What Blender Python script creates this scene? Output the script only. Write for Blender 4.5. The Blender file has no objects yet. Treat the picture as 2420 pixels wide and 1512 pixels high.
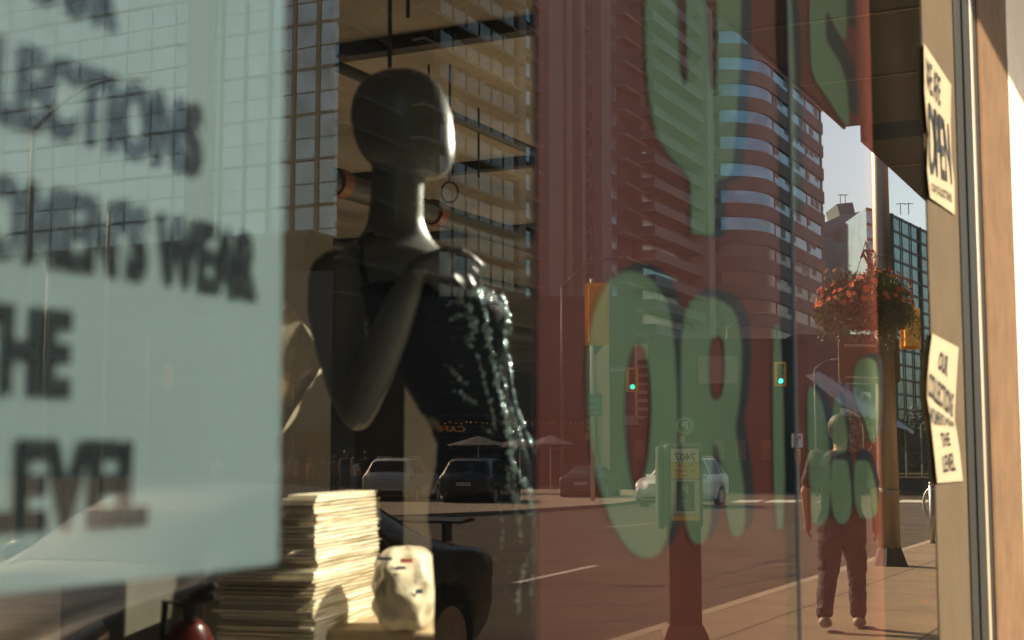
import bpy, bmesh, math, random
from mathutils import Vector, Matrix, noise
random.seed(7)
S = bpy.context.scene
COL = S.collection
R = math.radians
# ------------------------------------------------------------------ camera numbers
TH = R(26.0); PITCH = R(5.68); F = 3360.0; D = 0.70; H = 1.45
# the shop front is the plane y = 0; the shop is y > 0, the street y < 0 (seen as a reflection)
def flat(px, zh, s):
    r = (px-1209)/F*zh*math.cos(PITCH)
    X = zh*math.cos(TH)+r*math.sin(TH); V = -D+zh*math.sin(TH)-r*math.cos(TH)
    return X, s*V
def ht(py, zh): return H+zh*math.tan(PITCH+math.atan((756-py)/F))
def st(px, zh, z=0.0):            # street point
    x, y = flat(px, zh, -1); return Vector((x, y, z))
def dep(py, z0=0.0): return (H-z0)/math.tan(math.atan((py-756)/F)-PITCH)
def gd(px, py, z0=0.0): return st(px, dep(py, z0), z0)
RZ = -.12    # road level; pavements are at 0
def ray(px, py):
    sT, cT, sP, cP = math.sin(TH), math.cos(TH), math.sin(PITCH), math.cos(PITCH)
    return Vector((cT*cP*F+sT*(px-1209)-cT*sP*(756-py), sT*cP*F-cT*(px-1209)-sT*sP*(756-py), sP*F+cP*(756-py)))
def ins(px, py, zh):              # point inside the shop at horizontal depth zh
    d = ray(px, py); k = zh/(d.x*math.cos(TH)+d.y*math.sin(TH)); return Vector((0, -D, H))+d*k
def P(px, py, y):                 # point on a plane parallel to the glass
    d = ray(px, py); return Vector((0, -D, H))+d*((D+y)/d.y)
def gx(px, y=0.0, py=1088): return P(px, py, y).x
def gz(px, py, y=0.0): return P(px, py, y).z
# ------------------------------------------------------------------ materials
MATS = {}
def mat(name, col, rough=.6, metal=0, var=.15, scale=8, bump=0., bscale=None, spec=.5, coat=0, emit=None, es=1, dark=None, stretch=None):
    if name in MATS: return MATS[name]
    m = bpy.data.materials.new(name); m.use_nodes = True; nt = m.node_tree; b = nt.nodes['Principled BSDF']
    b.inputs['Roughness'].default_value = rough; b.inputs['Metallic'].default_value = metal
    b.inputs['Specular IOR Level'].default_value = spec; b.inputs['Coat Weight'].default_value = coat
    tc = nt.nodes.new('ShaderNodeTexCoord'); mp = nt.nodes.new('ShaderNodeMapping')
    nt.links.new(tc.outputs['Object'], mp.inputs[0])
    if stretch: mp.inputs['Scale'].default_value = stretch
    n = nt.nodes.new('ShaderNodeTexNoise'); n.inputs['Scale'].default_value = scale; n.inputs['Detail'].default_value = 5
    n.inputs['Roughness'].default_value = .62
    nt.links.new(mp.outputs[0], n.inputs['Vector'])
    cr = nt.nodes.new('ShaderNodeValToRGB'); cr.color_ramp.elements[0].position = .3; cr.color_ramp.elements[1].position = .72
    a = dark or tuple(c*(1-var) for c in col); z = tuple(min(1, c*(1+var)) for c in col)
    cr.color_ramp.elements[0].color = (*a, 1); cr.color_ramp.elements[1].color = (*z, 1)
    nt.links.new(n.outputs['Fac'], cr.inputs[0]); nt.links.new(cr.outputs[0], b.inputs['Base Color'])
    if bump:
        n2 = nt.nodes.new('ShaderNodeTexNoise'); n2.inputs['Scale'].default_value = bscale or scale*6; n2.inputs['Detail'].default_value = 4
        nt.links.new(mp.outputs[0], n2.inputs['Vector'])
        bp = nt.nodes.new('ShaderNodeBump'); bp.inputs['Strength'].default_value = bump; bp.inputs['Distance'].default_value = .02
        nt.links.new(n2.outputs['Fac'], bp.inputs['Height']); nt.links.new(bp.outputs[0], b.inputs['Normal'])
    if emit:
        b.inputs['Emission Color'].default_value = (*emit, 1); b.inputs['Emission Strength'].default_value = es
    MATS[name] = m; return m
def pane_mat(name='shop_glass', tint=(.93, .97, .96)):
    m = bpy.data.materials.new(name); m.use_nodes = True; nt = m.node_tree; nt.nodes.clear(); N = nt.nodes.new; L = nt.links.new
    out = N('ShaderNodeOutputMaterial'); tr = N('ShaderNodeBsdfTransparent'); tr.inputs[0].default_value = (*tint, 1)
    gl = N('ShaderNodeBsdfGlossy'); gl.inputs['Roughness'].default_value = 0; gl.inputs['Color'].default_value = (.86, .79, .67, 1)
    geo = N('ShaderNodeNewGeometry')
    def M2(op, x, y=None):
        q = N('ShaderNodeMath'); q.operation = op
        for i, v in enumerate((x, y)):
            if v is None: continue
            if hasattr(v, 'links'): L(v, q.inputs[i])
            else: q.inputs[i].default_value = v
        return q.outputs[0]
    dt = N('ShaderNodeVectorMath'); dt.operation = 'DOT_PRODUCT'; L(geo.outputs['Incoming'], dt.inputs[0]); L(geo.outputs['Normal'], dt.inputs[1])
    r1 = M2('ADD', M2('MULTIPLY', M2('POWER', M2('SUBTRACT', 1.0, M2('ABSOLUTE', dt.outputs['Value'])), 5.0), .957), .043)   # one face of a clear pane
    r2 = M2('DIVIDE', M2('MULTIPLY', r1, 2.0), M2('ADD', r1, 1.0))                                                          # both faces together
    fac = M2('MULTIPLY', r2, M2('SUBTRACT', 1.0, geo.outputs['Backfacing']))
    ns = N('ShaderNodeTexNoise'); ns.inputs['Scale'].default_value = .9; ns.inputs['Detail'].default_value = 1
    L(geo.outputs['Position'], ns.inputs['Vector'])
    bp = N('ShaderNodeBump'); bp.inputs['Strength'].default_value = .10; bp.inputs['Distance'].default_value = .002
    L(ns.outputs['Fac'], bp.inputs['Height']); L(bp.outputs[0], gl.inputs['Normal'])
    mx = N('ShaderNodeMixShader'); L(fac, mx.inputs[0]); L(tr.outputs[0], mx.inputs[1]); L(gl.outputs[0], mx.inputs[2])
    df = N('ShaderNodeBsdfDiffuse'); df.inputs[0].default_value = (.72, .80, .76, 1)      # faint haze painted over the pane as a diffuse veil, lifts the blacks
    dn = N('ShaderNodeTexNoise'); dn.inputs['Scale'].default_value = 2.2; dn.inputs['Detail'].default_value = 6; L(geo.outputs['Position'], dn.inputs['Vector'])
    dfac = M2('MULTIPLY', M2('MULTIPLY', dn.outputs['Fac'], .013), M2('SUBTRACT', 1.0, geo.outputs['Backfacing']))
    m2 = N('ShaderNodeMixShader'); L(dfac, m2.inputs[0]); L(mx.outputs[0], m2.inputs[1]); L(df.outputs[0], m2.inputs[2])
    L(m2.outputs[0], out.inputs[0]); return m
def facade_glass(name, col, bump=.3, bs=.35, rough=.03, metal=.9, stretch=(1, 1, 1)):
    if name in MATS: return MATS[name]
    m = mat(name, col, rough=rough, metal=metal, var=.45, scale=.3, bump=bump, bscale=bs, stretch=stretch)
    for n in m.node_tree.nodes:
        if n.type == 'BUMP': n.inputs['Distance'].default_value = .25
    return m
M = dict(
 asphalt=mat('asphalt', (.068, .055, .039), .9, var=.45, scale=.9, bump=.6, bscale=60, spec=.25),
 conc=mat('concrete', (.26, .21, .15), .85, var=.22, scale=1.6, bump=.25, bscale=50),
 kerb=mat('kerb_concrete', (.30, .25, .18), .8, var=.2, scale=3, bump=.2),
 white_line=mat('road_paint', (.5, .48, .43), .7, var=.25, scale=9),
 black=mat('black_rubber', (.012, .012, .013), .7),
 metal=mat('brushed_metal', (.45, .45, .44), .35, .9, bump=.05),
 chrome=mat('chrome', (.75, .75, .75), .12, 1, var=.05),
 glassd=mat('dark_glass', (.012, .014, .016), .08, 0, spec=.35, var=.1),
 yellow=mat('signal_yellow', (1.0, .42, .03), .5, var=.1),
 skin=mat('skin', (.50, .27, .17), .55, var=.1),
)
# ------------------------------------------------------------------ mesh builder
BASE = {}
class MB:
    def __init__(s): s.v = []; s.f = []
    def add(s, vs, fs):
        o = len(s.v); s.v += [Vector(v) for v in vs]; s.f += [tuple(i+o for i in f) for f in fs]; return s
    def box(s, a, b, rot=0, c=None):
        a = Vector(a); b = Vector(b)
        vs = [(x, y, z) for x in (a.x, b.x) for y in (a.y, b.y) for z in (a.z, b.z)]
        if rot:
            c = Vector(c if c is not None else (a+b)/2); m = Matrix.Rotation(rot, 3, 'Z'); vs = [m@(Vector(v)-c)+c for v in vs]
        return s.add(vs, [(0, 1, 3, 2), (4, 6, 7, 5), (0, 4, 5, 1), (2, 3, 7, 6), (0, 2, 6, 4), (1, 5, 7, 3)])
    def frame(s, p, q):
        d = (q-p).normalized(); u = d.cross(Vector((0, 0, 1)))
        if u.length < .05: u = Vector((1, 0, 0))
        u.normalize(); return u, d.cross(u).normalized()
    def tube(s, pts, rs, n=12, cap=True, flatten=1, ref=None):
        pts = [Vector(p) for p in pts]
        if not hasattr(rs, '__len__'): rs = [rs]*len(pts)
        vs = []; fs = []; u = None
        for i, p in enumerate(pts):
            d = (pts[min(i+1, len(pts)-1)]-pts[max(i-1, 0)]).normalized()
            if u is None:
                u = (ref.cross(d) if ref else d.cross(Vector((0, 0, 1))))
                if u.length < .05: u = Vector((1, 0, 0))
            u = (u-d*u.dot(d)).normalized(); w = d.cross(u)
            for k in range(n):
                a = 2*math.pi*k/n; vs.append(p+(u*math.cos(a)+w*math.sin(a)*flatten)*rs[i])
        for i in range(len(pts)-1):
            for k in range(n):
                fs.append((i*n+k, i*n+(k+1) % n, (i+1)*n+(k+1) % n, (i+1)*n+k))
        if cap: fs += [tuple(reversed(range(n))), tuple(range((len(pts)-1)*n, len(pts)*n))]
        return s.add(vs, fs)
    def loft(s, rings, cap=True):
        n = len(rings[0]); vs = [v for r in rings for v in r]; fs = []
        for i in range(len(rings)-1):
            for k in range(n): fs.append((i*n+k, i*n+(k+1) % n, (i+1)*n+(k+1) % n, (i+1)*n+k))
        if cap: fs += [tuple(reversed(range(n))), tuple(range((len(rings)-1)*n, len(rings)*n))]
        return s.add(vs, fs)
    def ball(s, c, r, n=12, m=8, sc=(1, 1, 1)):
        c = Vector(c); rings = []
        for i in range(m+1):
            a = math.pi*(i/m); rr = max(math.sin(a), .02)*r; z = -math.cos(a)*r
            rings.append([c+Vector((rr*math.cos(2*math.pi*k/n)*sc[0], rr*math.sin(2*math.pi*k/n)*sc[1], z*sc[2])) for k in range(n)])
        return s.loft(rings)
    def caps(s, p, r0, q, r1, n=12):
        p = Vector(p); q = Vector(q); d = (q-p).normalized()
        pts = []; rs = []
        for t in (-.98, -.8, -.45, 0): pts.append(p+d*t*r0); rs.append(max(.12, math.sqrt(max(0, 1-t*t)))*r0)
        for t in (0, .45, .8, .98): pts.append(q+d*t*r1); rs.append(max(.12, math.sqrt(max(0, 1-t*t)))*r1)
        return s.tube(pts, rs, n)
    def prism(s, poly, dvec):
        n = len(poly); a = [Vector(p) for p in poly]; b = [p+Vector(dvec) for p in a]
        return s.add(a+b, [tuple(range(n)), tuple(reversed(range(n, 2*n)))]+[(i, i+n, (i+1) % n+n, (i+1) % n) for i in range(n)])
    def build(s, name, m, parent=None, smooth=False, local=False, label=None, **mods):
        off = Vector((0, 0, 0)) if (local or parent is None) else BASE.get(parent.name, Vector((0, 0, 0)))
        me = bpy.data.meshes.new(name); me.from_pydata([v-off for v in s.v], [], s.f); me.validate()
        bm = bmesh.new(); bm.from_mesh(me); bmesh.ops.recalc_face_normals(bm, faces=bm.faces); bm.to_mesh(me); bm.free()
        o = bpy.data.objects.new(name, me); COL.objects.link(o); me.materials.append(m)
        if mods.get('voxel'):
            r = o.modifiers.new('r', 'REMESH'); r.mode = 'VOXEL'; r.voxel_size = mods['voxel']
            if mods.get('sm'):
                q = o.modifiers.new('s', 'SMOOTH'); q.factor = .6; q.iterations = mods['sm']
        if mods.get('subsurf'):
            q = o.modifiers.new('u', 'SUBSURF'); q.levels = q.render_levels = mods['subsurf']
        if mods.get('cut'):
            for c in mods['cut']:
                q = o.modifiers.new('b', 'BOOLEAN'); q.object = c; q.operation = 'DIFFERENCE'; q.solver = 'EXACT'
        if mods.get('bevel'):
            q = o.modifiers.new('v', 'BEVEL'); q.width = mods['bevel']; q.segments = 2; q.limit_method = 'ANGLE'
        if len(o.modifiers):
            dg = bpy.context.evaluated_depsgraph_get(); dg.update()
            me2 = bpy.data.meshes.new_from_object(o.evaluated_get(dg)); o.modifiers.clear(); o.data = me2; bpy.data.meshes.remove(me)
            me2.name = name
            if not me2.materials: me2.materials.append(m)
            me = me2
        if mods.get('wrinkle'):
            for v in me.vertices:
                q = v.co; a = noise.fractal(Vector((q.x*9, q.y*9, q.z*15)), .8, 2, 4)+.6*noise.noise(Vector((q.x*22, q.y*22, q.z*34))); v.co = q+v.normal*a*mods['wrinkle']
        if smooth: me.shade_smooth()
        if parent is not None:
            o.parent = parent; BASE[o.name] = off
        if label: o['label'] = label
        return o
def tag(o, label=None, cat=None, group=None, kind=None):
    if label: o['label'] = label
    if cat: o['category'] = cat
    if group: o['group'] = group
    if kind: o['kind'] = kind
    return o
def thing(name, loc, label, cat, group=None, rot=0):
    o = bpy.data.objects.new(name, None); COL.objects.link(o); o.empty_display_size = .2
    o.location = loc; o.rotation_euler = (0, 0, rot); BASE[o.name] = Vector(loc)
    return tag(o, label, cat, group)
def copy_tree(o, parent=None):
    c = o.copy(); COL.objects.link(c)
    if parent is not None: c.parent = parent
    for ch in list(o.children): copy_tree(ch, c)
    return c
def text_mesh(txt, w, h, bold=.0, depth=.0):
    """letters as faces in the xz plane, 0..w by 0..h"""
    cu = bpy.data.curves.new('t', 'FONT'); cu.body = txt; cu.offset = bold; cu.resolution_u = 4; cu.fill_mode = 'FRONT'
    cu.space_character = 1.05
    o = bpy.data.objects.new('t', cu); COL.objects.link(o)
    dg = bpy.context.evaluated_depsgraph_get(); dg.update(); me = bpy.data.meshes.new_from_object(o.evaluated_get(dg))
    xs = [v.co.x for v in me.vertices]; ys = [v.co.y for v in me.vertices]
    x0, x1, y0, y1 = min(xs), max(xs), min(ys), max(ys)
    vs = [((v.co.x-x0)/(x1-x0)*w, 0, (v.co.y-y0)/(y1-y0)*h) for v in me.vertices]
    fs = [tuple(p.vertices) for p in me.polygons]
    bpy.data.objects.remove(o); bpy.data.curves.remove(cu); bpy.data.meshes.remove(me)
    return vs, fs
def put_text(mb, txt, org, right, w, h, bold=.0, up=Vector((0, 0, 1))):
    vs, fs = text_mesh(txt, w, h, bold); right = Vector(right).normalized()
    return mb.add([Vector(org)+right*x+up*z for x, _, z in vs], fs)

# ================================================================== WORLD, SUN, CAMERA
SUN_EL = R(35.5); SUN_AZ = math.atan2(-.95, .31)      # horizontal direction towards the sun
w = bpy.data.worlds.new('World'); S.world = w; w.use_nodes = True; nt = w.node_tree
sky = nt.nodes.new('ShaderNodeTexSky'); sky.sky_type = 'NISHITA'; sky.sun_disc = False
sky.sun_elevation = SUN_EL; sky.sun_rotation = math.pi/2-SUN_AZ; sky.air_density = 1.0; sky.dust_density = 3; sky.ozone_density = 1.2
bg = nt.nodes['Background']; nt.links.new(sky.outputs[0], bg.inputs[0]); bg.inputs[1].default_value = .15
sd = bpy.data.lights.new('sun', 'SUN'); sd.energy = 4.2; sd.angle = R(.5); sd.color = (1, .74, .49)
so = bpy.data.objects.new('sun', sd); COL.objects.link(so)
tosun = Vector((math.cos(SUN_AZ)*math.cos(SUN_EL), math.sin(SUN_AZ)*math.cos(SUN_EL), math.sin(SUN_EL)))
so.rotation_euler = tosun.to_track_quat('Z', 'Y').to_euler(); so.location = (0, -5, 30)
cd = bpy.data.cameras.new('camera'); cam = bpy.data.objects.new('camera', cd); COL.objects.link(cam); S.camera = cam
cd.lens = F/2419*36; cd.sensor_width = 36; cd.clip_end = 5000; cd.clip_start = .02
cam.location = (0, -D, H)
vd = Vector((math.cos(TH)*math.cos(PITCH), math.sin(TH)*math.cos(PITCH), math.sin(PITCH)))
cam.rotation_euler = vd.to_track_quat('-Z', 'Y').to_euler()
cd.dof.use_dof = True; cd.dof.focus_distance = 22; cd.dof.aperture_fstop = 5.0
S.view_settings.view_transform = 'Standard'; S.view_settings.look = 'None'; S.view_settings.exposure = 1.25; S.view_settings.gamma = 1
S.cycles.max_bounces = 9; S.cycles.diffuse_bounces = 4; S.cycles.transparent_max_bounces = 16; S.cycles.glossy_bounces = 5
S.cycles.use_denoising = True; S.cycles.caustics_reflective = False; S.cycles.caustics_refractive = False
S.cycles.sample_clamp_indirect = 6

# ================================================================== GROUND
KERB = -3.75
m = MB(); m.add([(-60, -900, RZ), (1500, -900, RZ), (1500, 60, RZ), (-60, 60, RZ)], [(0, 1, 2, 3)])
tag(m.build('road', M['asphalt']), 'dark asphalt roadway of the wide avenue and its crossing', None, None, 'structure')
def slab_mat():
    mm = mat('pavement_slabs', (.20, .155, .10), .85, var=.2, scale=1.3, bump=.2, bscale=60); nt = mm.node_tree; b = nt.nodes['Principled BSDF']
    src = b.inputs['Base Color'].links[0].from_socket
    br = nt.nodes.new('ShaderNodeTexBrick'); br.offset = 0; br.inputs['Scale'].default_value = 1; br.inputs['Brick Width'].default_value = 1.8; br.inputs['Row Height'].default_value = 1.5
    br.inputs['Mortar Size'].default_value = .016; br.inputs['Mortar Smooth'].default_value = .3
    mp = nt.nodes['Mapping']; nt.links.new(mp.outputs[0], br.inputs['Vector'])
    br.inputs['Color1'].default_value = (1, 1, 1, 1); br.inputs['Color2'].default_value = (.88, .88, .88, 1); br.inputs['Mortar'].default_value = (.12, .12, .12, 1)
    mu = nt.nodes.new('ShaderNodeMix'); mu.data_type = 'RGBA'; mu.blend_type = 'MULTIPLY'; mu.inputs[0].default_value = 1
    nt.links.new(src, mu.inputs[6]); nt.links.new(br.outputs['Color'], mu.inputs[7]); nt.links.new(mu.outputs[2], b.inputs['Base Color'])
    return mm
SLAB = slab_mat()
# the kerb line opens very slightly away from the shop front
def kerb_y(x): return KERB-.016*(x-8)
m = MB(); xs = [-40, 34]
m.prism([(-40, 60, 0), (34, 60, 0), (34, kerb_y(34)+.18, 0), (-40, kerb_y(-40)+.18, 0)], (0, 0, -.2))
pav = m.build('pavement', SLAB); tag(pav, None, None, None, 'structure')
m = MB(); m.prism([(-40, kerb_y(-40)+.178, -.22), (34, kerb_y(34)+.178, -.22), (34, kerb_y(34), -.22), (-40, kerb_y(-40), -.22)], (0, 0, .223))
tag(m.build('kerb', M['kerb'], bevel=.02), None, None, None, 'structure')
# lane lines, crosswalk, far corner
def road_strip(name, pts, w, label):
    m = MB()
    for a, b in pts:
        a = Vector(a); b = Vector(b); d = (b-a).normalized(); n = Vector((-d.y, d.x, 0))*w/2; z = Vector((0, 0, .004))
        m.add([a-n+z, b-n+z, b+n+z, a+n+z], [(0, 1, 2, 3)])
    return tag(m.build(name, M['white_line']), None, None, None, 'structure')
road_strip('lane_marking', [(gd(1215, 1378, RZ), gd(1405, 1336, RZ)), (gd(1428, 1246, RZ), gd(1562, 1234, RZ)), (gd(1060, 1218, RZ), gd(1230, 1208, RZ))], .13, '')
m = MB()
for a, b in ((1725, 1785), (1800, 1880), (1925, 2000), (2108, 2185)):
    z = Vector((0, 0, .004)); m.add([gd(a, 1187, RZ)+z, gd(b, 1187, RZ)+z, gd(b+18, 1181, RZ)+z, gd(a+22, 1181, RZ)+z], [(0, 1, 2, 3)])
tag(m.build('crosswalk_marking', M['white_line']), None, None, None, 'structure')
m = MB(); a = gd(900, 1218); b = gd(1200, 1206); c = gd(1440, 1190); d = gd(1500, 1182)
e = st(1500, 75); f_ = st(600, 75); g = gd(600, 1222)
m.prism([a, b, c, d, e, f_, g], (0, 0, -.2)); tag(m.build('corner_pavement', M['conc']), None, None, None, 'structure')
TAR = mat('tar_seam', (.012, .011, .010), .7, var=.2)
m = MB(); rnd = random.Random(3)
def crack(px0, py0, px1, py1, w, n=14):
    a = gd(px0, py0, RZ); b = gd(px1, py1, RZ); d = b-a; nn = Vector((-d.y, d.x, 0)).normalized(); L_ = []; R_ = []
    for i in range(n+1):
        c = a+d*(i/n)+nn*rnd.uniform(-.5, .5)*d.length*.012+Vector((0, 0, .003)); ww = w*rnd.uniform(1.0, 3.0); L_.append(c+nn*ww); R_.append(c-nn*ww)
    m.add(L_+R_, [(i, i+1, n+2+i, n+1+i) for i in range(n)])
for a in ((1290, 1428, 1560, 1432, .03), (1270, 1470, 1570, 1462, .05), (1660, 1395, 1900, 1350, .025), (1300, 1396, 1580, 1384, .015), (1640, 1372, 1880, 1312, .02), (1270, 1330, 1500, 1300, .02), (1060, 1290, 1380, 1276, .03),
          (1780, 1330, 1850, 1326, .07), (1100, 1400, 1300, 1412, .03), (1250, 1500, 1420, 1478, .04), (1660, 1298, 1720, 1300, .09), (1060, 1240, 1500, 1262, .05), (2130, 1210, 2190, 1206, .05), (2120, 1240, 2200, 1246, .04), (1930, 1222, 2040, 1220, .05), (1300, 1218, 1480, 1226, .06), (1700, 1225, 1870, 1232, .05)): crack(*a)
tag(m.build('road_crack', TAR), None, None, None, 'structure')
LF = mat('fallen_leaf', (.45, .12, .03), .7)
for i, (px, py) in enumerate(((2178, 1424), (2190, 1408), (1925, 1318), (1852, 1366), (1990, 1500), (2160, 1300))):
    c = gd(px, py)+Vector((0, 0, .006)); m = MB(); a = rnd.uniform(0, 3); m.add([c+Vector((math.cos(a+k)*.04*s_, math.sin(a+k)*.04*s_, z_)) for k, s_, z_ in ((0, 1, 0), (1.2, .6, .012), (2.2, 1, .004), (3.3, .6, .015), (4.4, 1, 0), (5.4, .5, .01))], [(0, 1, 2, 3, 4, 5)])
    tag(m.build('fallen_leaf', LF), 'small fallen orange leaf lying on the pavement slabs', 'leaf', 'fallen leaves on the pavement')
# ================================================================== SHOP FRONT (real side)
XL, X0, X1 = -1.2, gx(2202), gx(2277)
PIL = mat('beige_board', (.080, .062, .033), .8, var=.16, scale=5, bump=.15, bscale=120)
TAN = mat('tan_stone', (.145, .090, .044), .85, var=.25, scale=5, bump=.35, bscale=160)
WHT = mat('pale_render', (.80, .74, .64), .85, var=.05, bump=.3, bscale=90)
DFR = mat('dark_frame', (.004, .006, .006), .6, .0)
GL = pane_mat()
win = thing('shop_window', (0, 0, 0), 'wide street window of the shop, its panes mirroring the sunlit avenue', 'window')
SE = gx(1876)       # the butt joint between two panes
m = MB(); m.box((XL, -.004, .35), (SE-.006, .004, 3.6)); m.build('pane', GL, win)
m = MB(); m.box((SE+.006, -.004, .35), (X0+.02, .004, 3.6)); m.build('pane', GL, win)
m = MB(); m.box((SE-.005, -.006, .35), (SE+.005, .03, 3.6)); m.build('pane_joint', mat('silicone', (.10, .14, .17), .5), win)
m = MB(); m.box((XL-.06, -.05, .25), (X0, .05, .346)); m.build('sill', DFR, win, bevel=.004)
m = MB(); m.box((XL-.06, -.05, 3.604), (X0, .05, 3.66)); m.build('head_frame', DFR, win)
m = MB(); m.box((XL-.06, -.05, .346), (XL-.003, .05, 3.604)); m.build('side_frame', DFR, win)
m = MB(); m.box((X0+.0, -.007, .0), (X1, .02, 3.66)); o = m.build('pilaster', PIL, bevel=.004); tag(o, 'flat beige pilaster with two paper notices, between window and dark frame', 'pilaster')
fr = thing('door_frame', (X1, 0, 0), 'dark metal frame with a bright aluminium edge strip beside the beige pilaster', 'frame')
Xa, Xb, Xc = gx(2325, -.016), gx(2345, -.018), gx(2413, -.02)
m = MB(); m.box((X1+.002, -.012, 0), (X1+(Xa-X1)*.42, .05, 3.66)); m.build('stile', mat('dark_frame_b', (.012, .017, .016), .5), fr, bevel=.003)
m = MB(); m.box((X1+(Xa-X1)*.42+.002, -.006, 0), (X1+(Xa-X1)*.5, .05, 3.66)); m.build('gasket', DFR, fr); m = MB(); m.box((X1+(Xa-X1)*.5+.002, -.014, 0), (Xa-.002, .05, 3.66)); m.build('stile', mat('dark_frame_b', (.012, .017, .016), .5), fr)
m = MB(); m.box((Xa, -.016, 0), (Xb-.14, .04, 3.66)); m.build('edge_strip', mat('alu_strip', (.85, .74, .58), .3, .55, var=.05), fr, bevel=.006)
m = MB(); m.box((Xb-.14, -.008, 0), (Xb, .04, 3.66)); m.build('rebate', DFR, fr)
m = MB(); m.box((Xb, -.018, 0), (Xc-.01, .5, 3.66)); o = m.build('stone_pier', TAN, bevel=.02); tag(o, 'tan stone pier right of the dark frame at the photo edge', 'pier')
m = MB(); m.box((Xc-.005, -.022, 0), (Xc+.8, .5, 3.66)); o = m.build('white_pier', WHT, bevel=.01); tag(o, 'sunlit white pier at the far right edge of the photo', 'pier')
# wall above and left, adjacent bays let the sun in
m = MB(); m.box((-40, -.1, 3.68), (34, .4, 9)); m.box((-40, -.1, 0), (XL-.07, .4, 3.66)); m.box((XL-.06, -.1, 0), (X0, .3, .247))
for x in (12.5, 18.5, 24.5, 30.5): m.box((x, -.1, 0), (x+.5, .4, 3.66))
tag(m.build('shop_wall', TAN), 'tan stone wall of the shop above and beside the window', 'wall')
# canopy over the pavement (seen in the glass)
CZE, CV = 5.15, 2.8
def soffit_x(px, py):
    zh = (CZE-H)/math.tan(PITCH+math.atan((756-py)/F)); return flat(px, zh, 1)[0]
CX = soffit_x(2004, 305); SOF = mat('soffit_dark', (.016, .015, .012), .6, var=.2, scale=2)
SLT = mat('soffit_seam', (.25, .19, .11), .4, .5)
cn = thing('entrance_canopy', (0, -.1, CZE), 'dark flat canopy over the pavement with pale seams across its soffit', 'canopy')
m = MB(); m.box((-40, -CV, CZE+.02), (CX, -.102, CZE+.6)); m.build('soffit', SOF, cn)
m = MB(); m.box((-40, -CV-.03, CZE), (CX+.02, -CV-.002, CZE+.65)); m.build('fascia', mat('fascia', (.05, .035, .022), .5), cn)
for px, py in ((1980, 48), (2050, 188), (2150, -60), (1900, -90)):
    x = soffit_x(px, py); m = MB(); m.box((x, -CV, CZE+.005), (x+.03, -.102, CZE+.022)); m.build('seam', SLT, cn)
cn = thing('far_canopy', (CX+1, -.1, CZE), 'further dark canopy beyond the entrance canopy, ending above the street', 'canopy')
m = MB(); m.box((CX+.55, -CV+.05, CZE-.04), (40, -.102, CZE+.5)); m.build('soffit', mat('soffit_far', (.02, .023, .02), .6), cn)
for px, py in ((2130, 382), (2150, 445)):
    x = soffit_x(px, py); m = MB(); m.box((x, -CV+.06, CZE-.055), (x+.05, -.102, CZE-.042)); m.build('seam', SLT, cn)
# ------------------------------------------------------------------ posters
WP = mat('white_poster', (.74, .92, .88), .55, var=.03, scale=3)
INK = mat('poster_ink', (.012, .022, .028), .5)
pw = thing('white_poster', (0, .012, H), 'large white poster with black capitals ending MEN\'S WEAR THE LEVEL, left of the mannequin', 'poster')
xr = gx(668, .012); zb = gz(660, 1332, .012); m = MB(); xl = -.6
for i in range(12):
    pass
xs = [xl+(xr-xl)*i/14 for i in range(15)]
def wav(x, z): return .012+.003*math.sin(x*7+z*3)+.006*max(0, (x-xr+.12)/.12)**2
vs = []; fs = []
for j in range(9):
    z = zb+(2.6-zb)*j/8
    for x in xs: vs.append((x, wav(x, z), z))
for x_ in (0,):
    n = 15
    for j in range(8):
        for i in range(14): fs.append((j*n+i, j*n+i+1, (j+1)*n+i+1, (j+1)*n+i))
m.add(vs, fs); m.add([(a, b+.0015, c) for a, b, c in vs], fs); m.build('sheet', WP, pw)
def line(txt, tail, pl, pr, pt, pb, y=.010):
    xR = gx(pr, y, pb); xL = gx(pl, y, pb); per = (xR-xL)/len(tail); X = xR-per*len(txt); z1 = gz(pr, pt, y); z0 = gz(pr, pb, y)
    q = MB(); put_text(q, txt, (X, y, z0), (1, 0, 0), xR-X, z1-z0, bold=.045); q.v = [Vector((v.x, wav(v.x, v.z)-.0025, v.z)) for v in q.v]
    q.build('lettering', INK, pw)
line('OUR', 'UR', 133, 272, -110, 82); line('COLLECTIONS', 'ECTIONS', 18, 470, 248, 424); line("WOMEN'S WEAR", "EN'S WEAR", 56, 607, 548, 716)
line('THE', 'HE', -5, 162, 735, 942); line('LEVEL', 'EVEL', 38, 343, 1042, 1242)
# red poster with fat green letters
RED = mat('red_poster', (.205, .022, .007), .6, var=.08, scale=2)
GRN = mat('green_letter', (.21, .32, .18), .6, var=.08, scale=3)
NVY = mat('navy_shadow', (.006, .014, .024), .6)
pr_ = thing('red_poster', (gx(1262), .02, H), 'tall dark red poster with fat green letters shadowed in navy, right of the mannequin', 'poster')
m = MB(); x0 = gx(1262, .02); x1 = gx(2076, .02); m.box((x0, .016, .4), (x1, .019, 3.5)); m.build('sheet', RED, pr_); m = MB(); m.box((x0, .0195, .4), (x1, .021, 3.5)); m.build('bounce_backing', mat('bounce_backing', (.62, .60, .55), .8), pr_)  # unseen pale backing added to take red out of the bounced light
def smooth_poly(pts, it=2):
    for _ in range(it):
        q = []
        for i, p in enumerate(pts):
            n = pts[(i+1) % len(pts)]; q.append((p[0]*.75+n[0]*.25, p[1]*.75+n[1]*.25)); q.append((p[0]*.25+n[0]*.75, p[1]*.25+n[1]*.75))
        pts = q
    return pts
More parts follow.
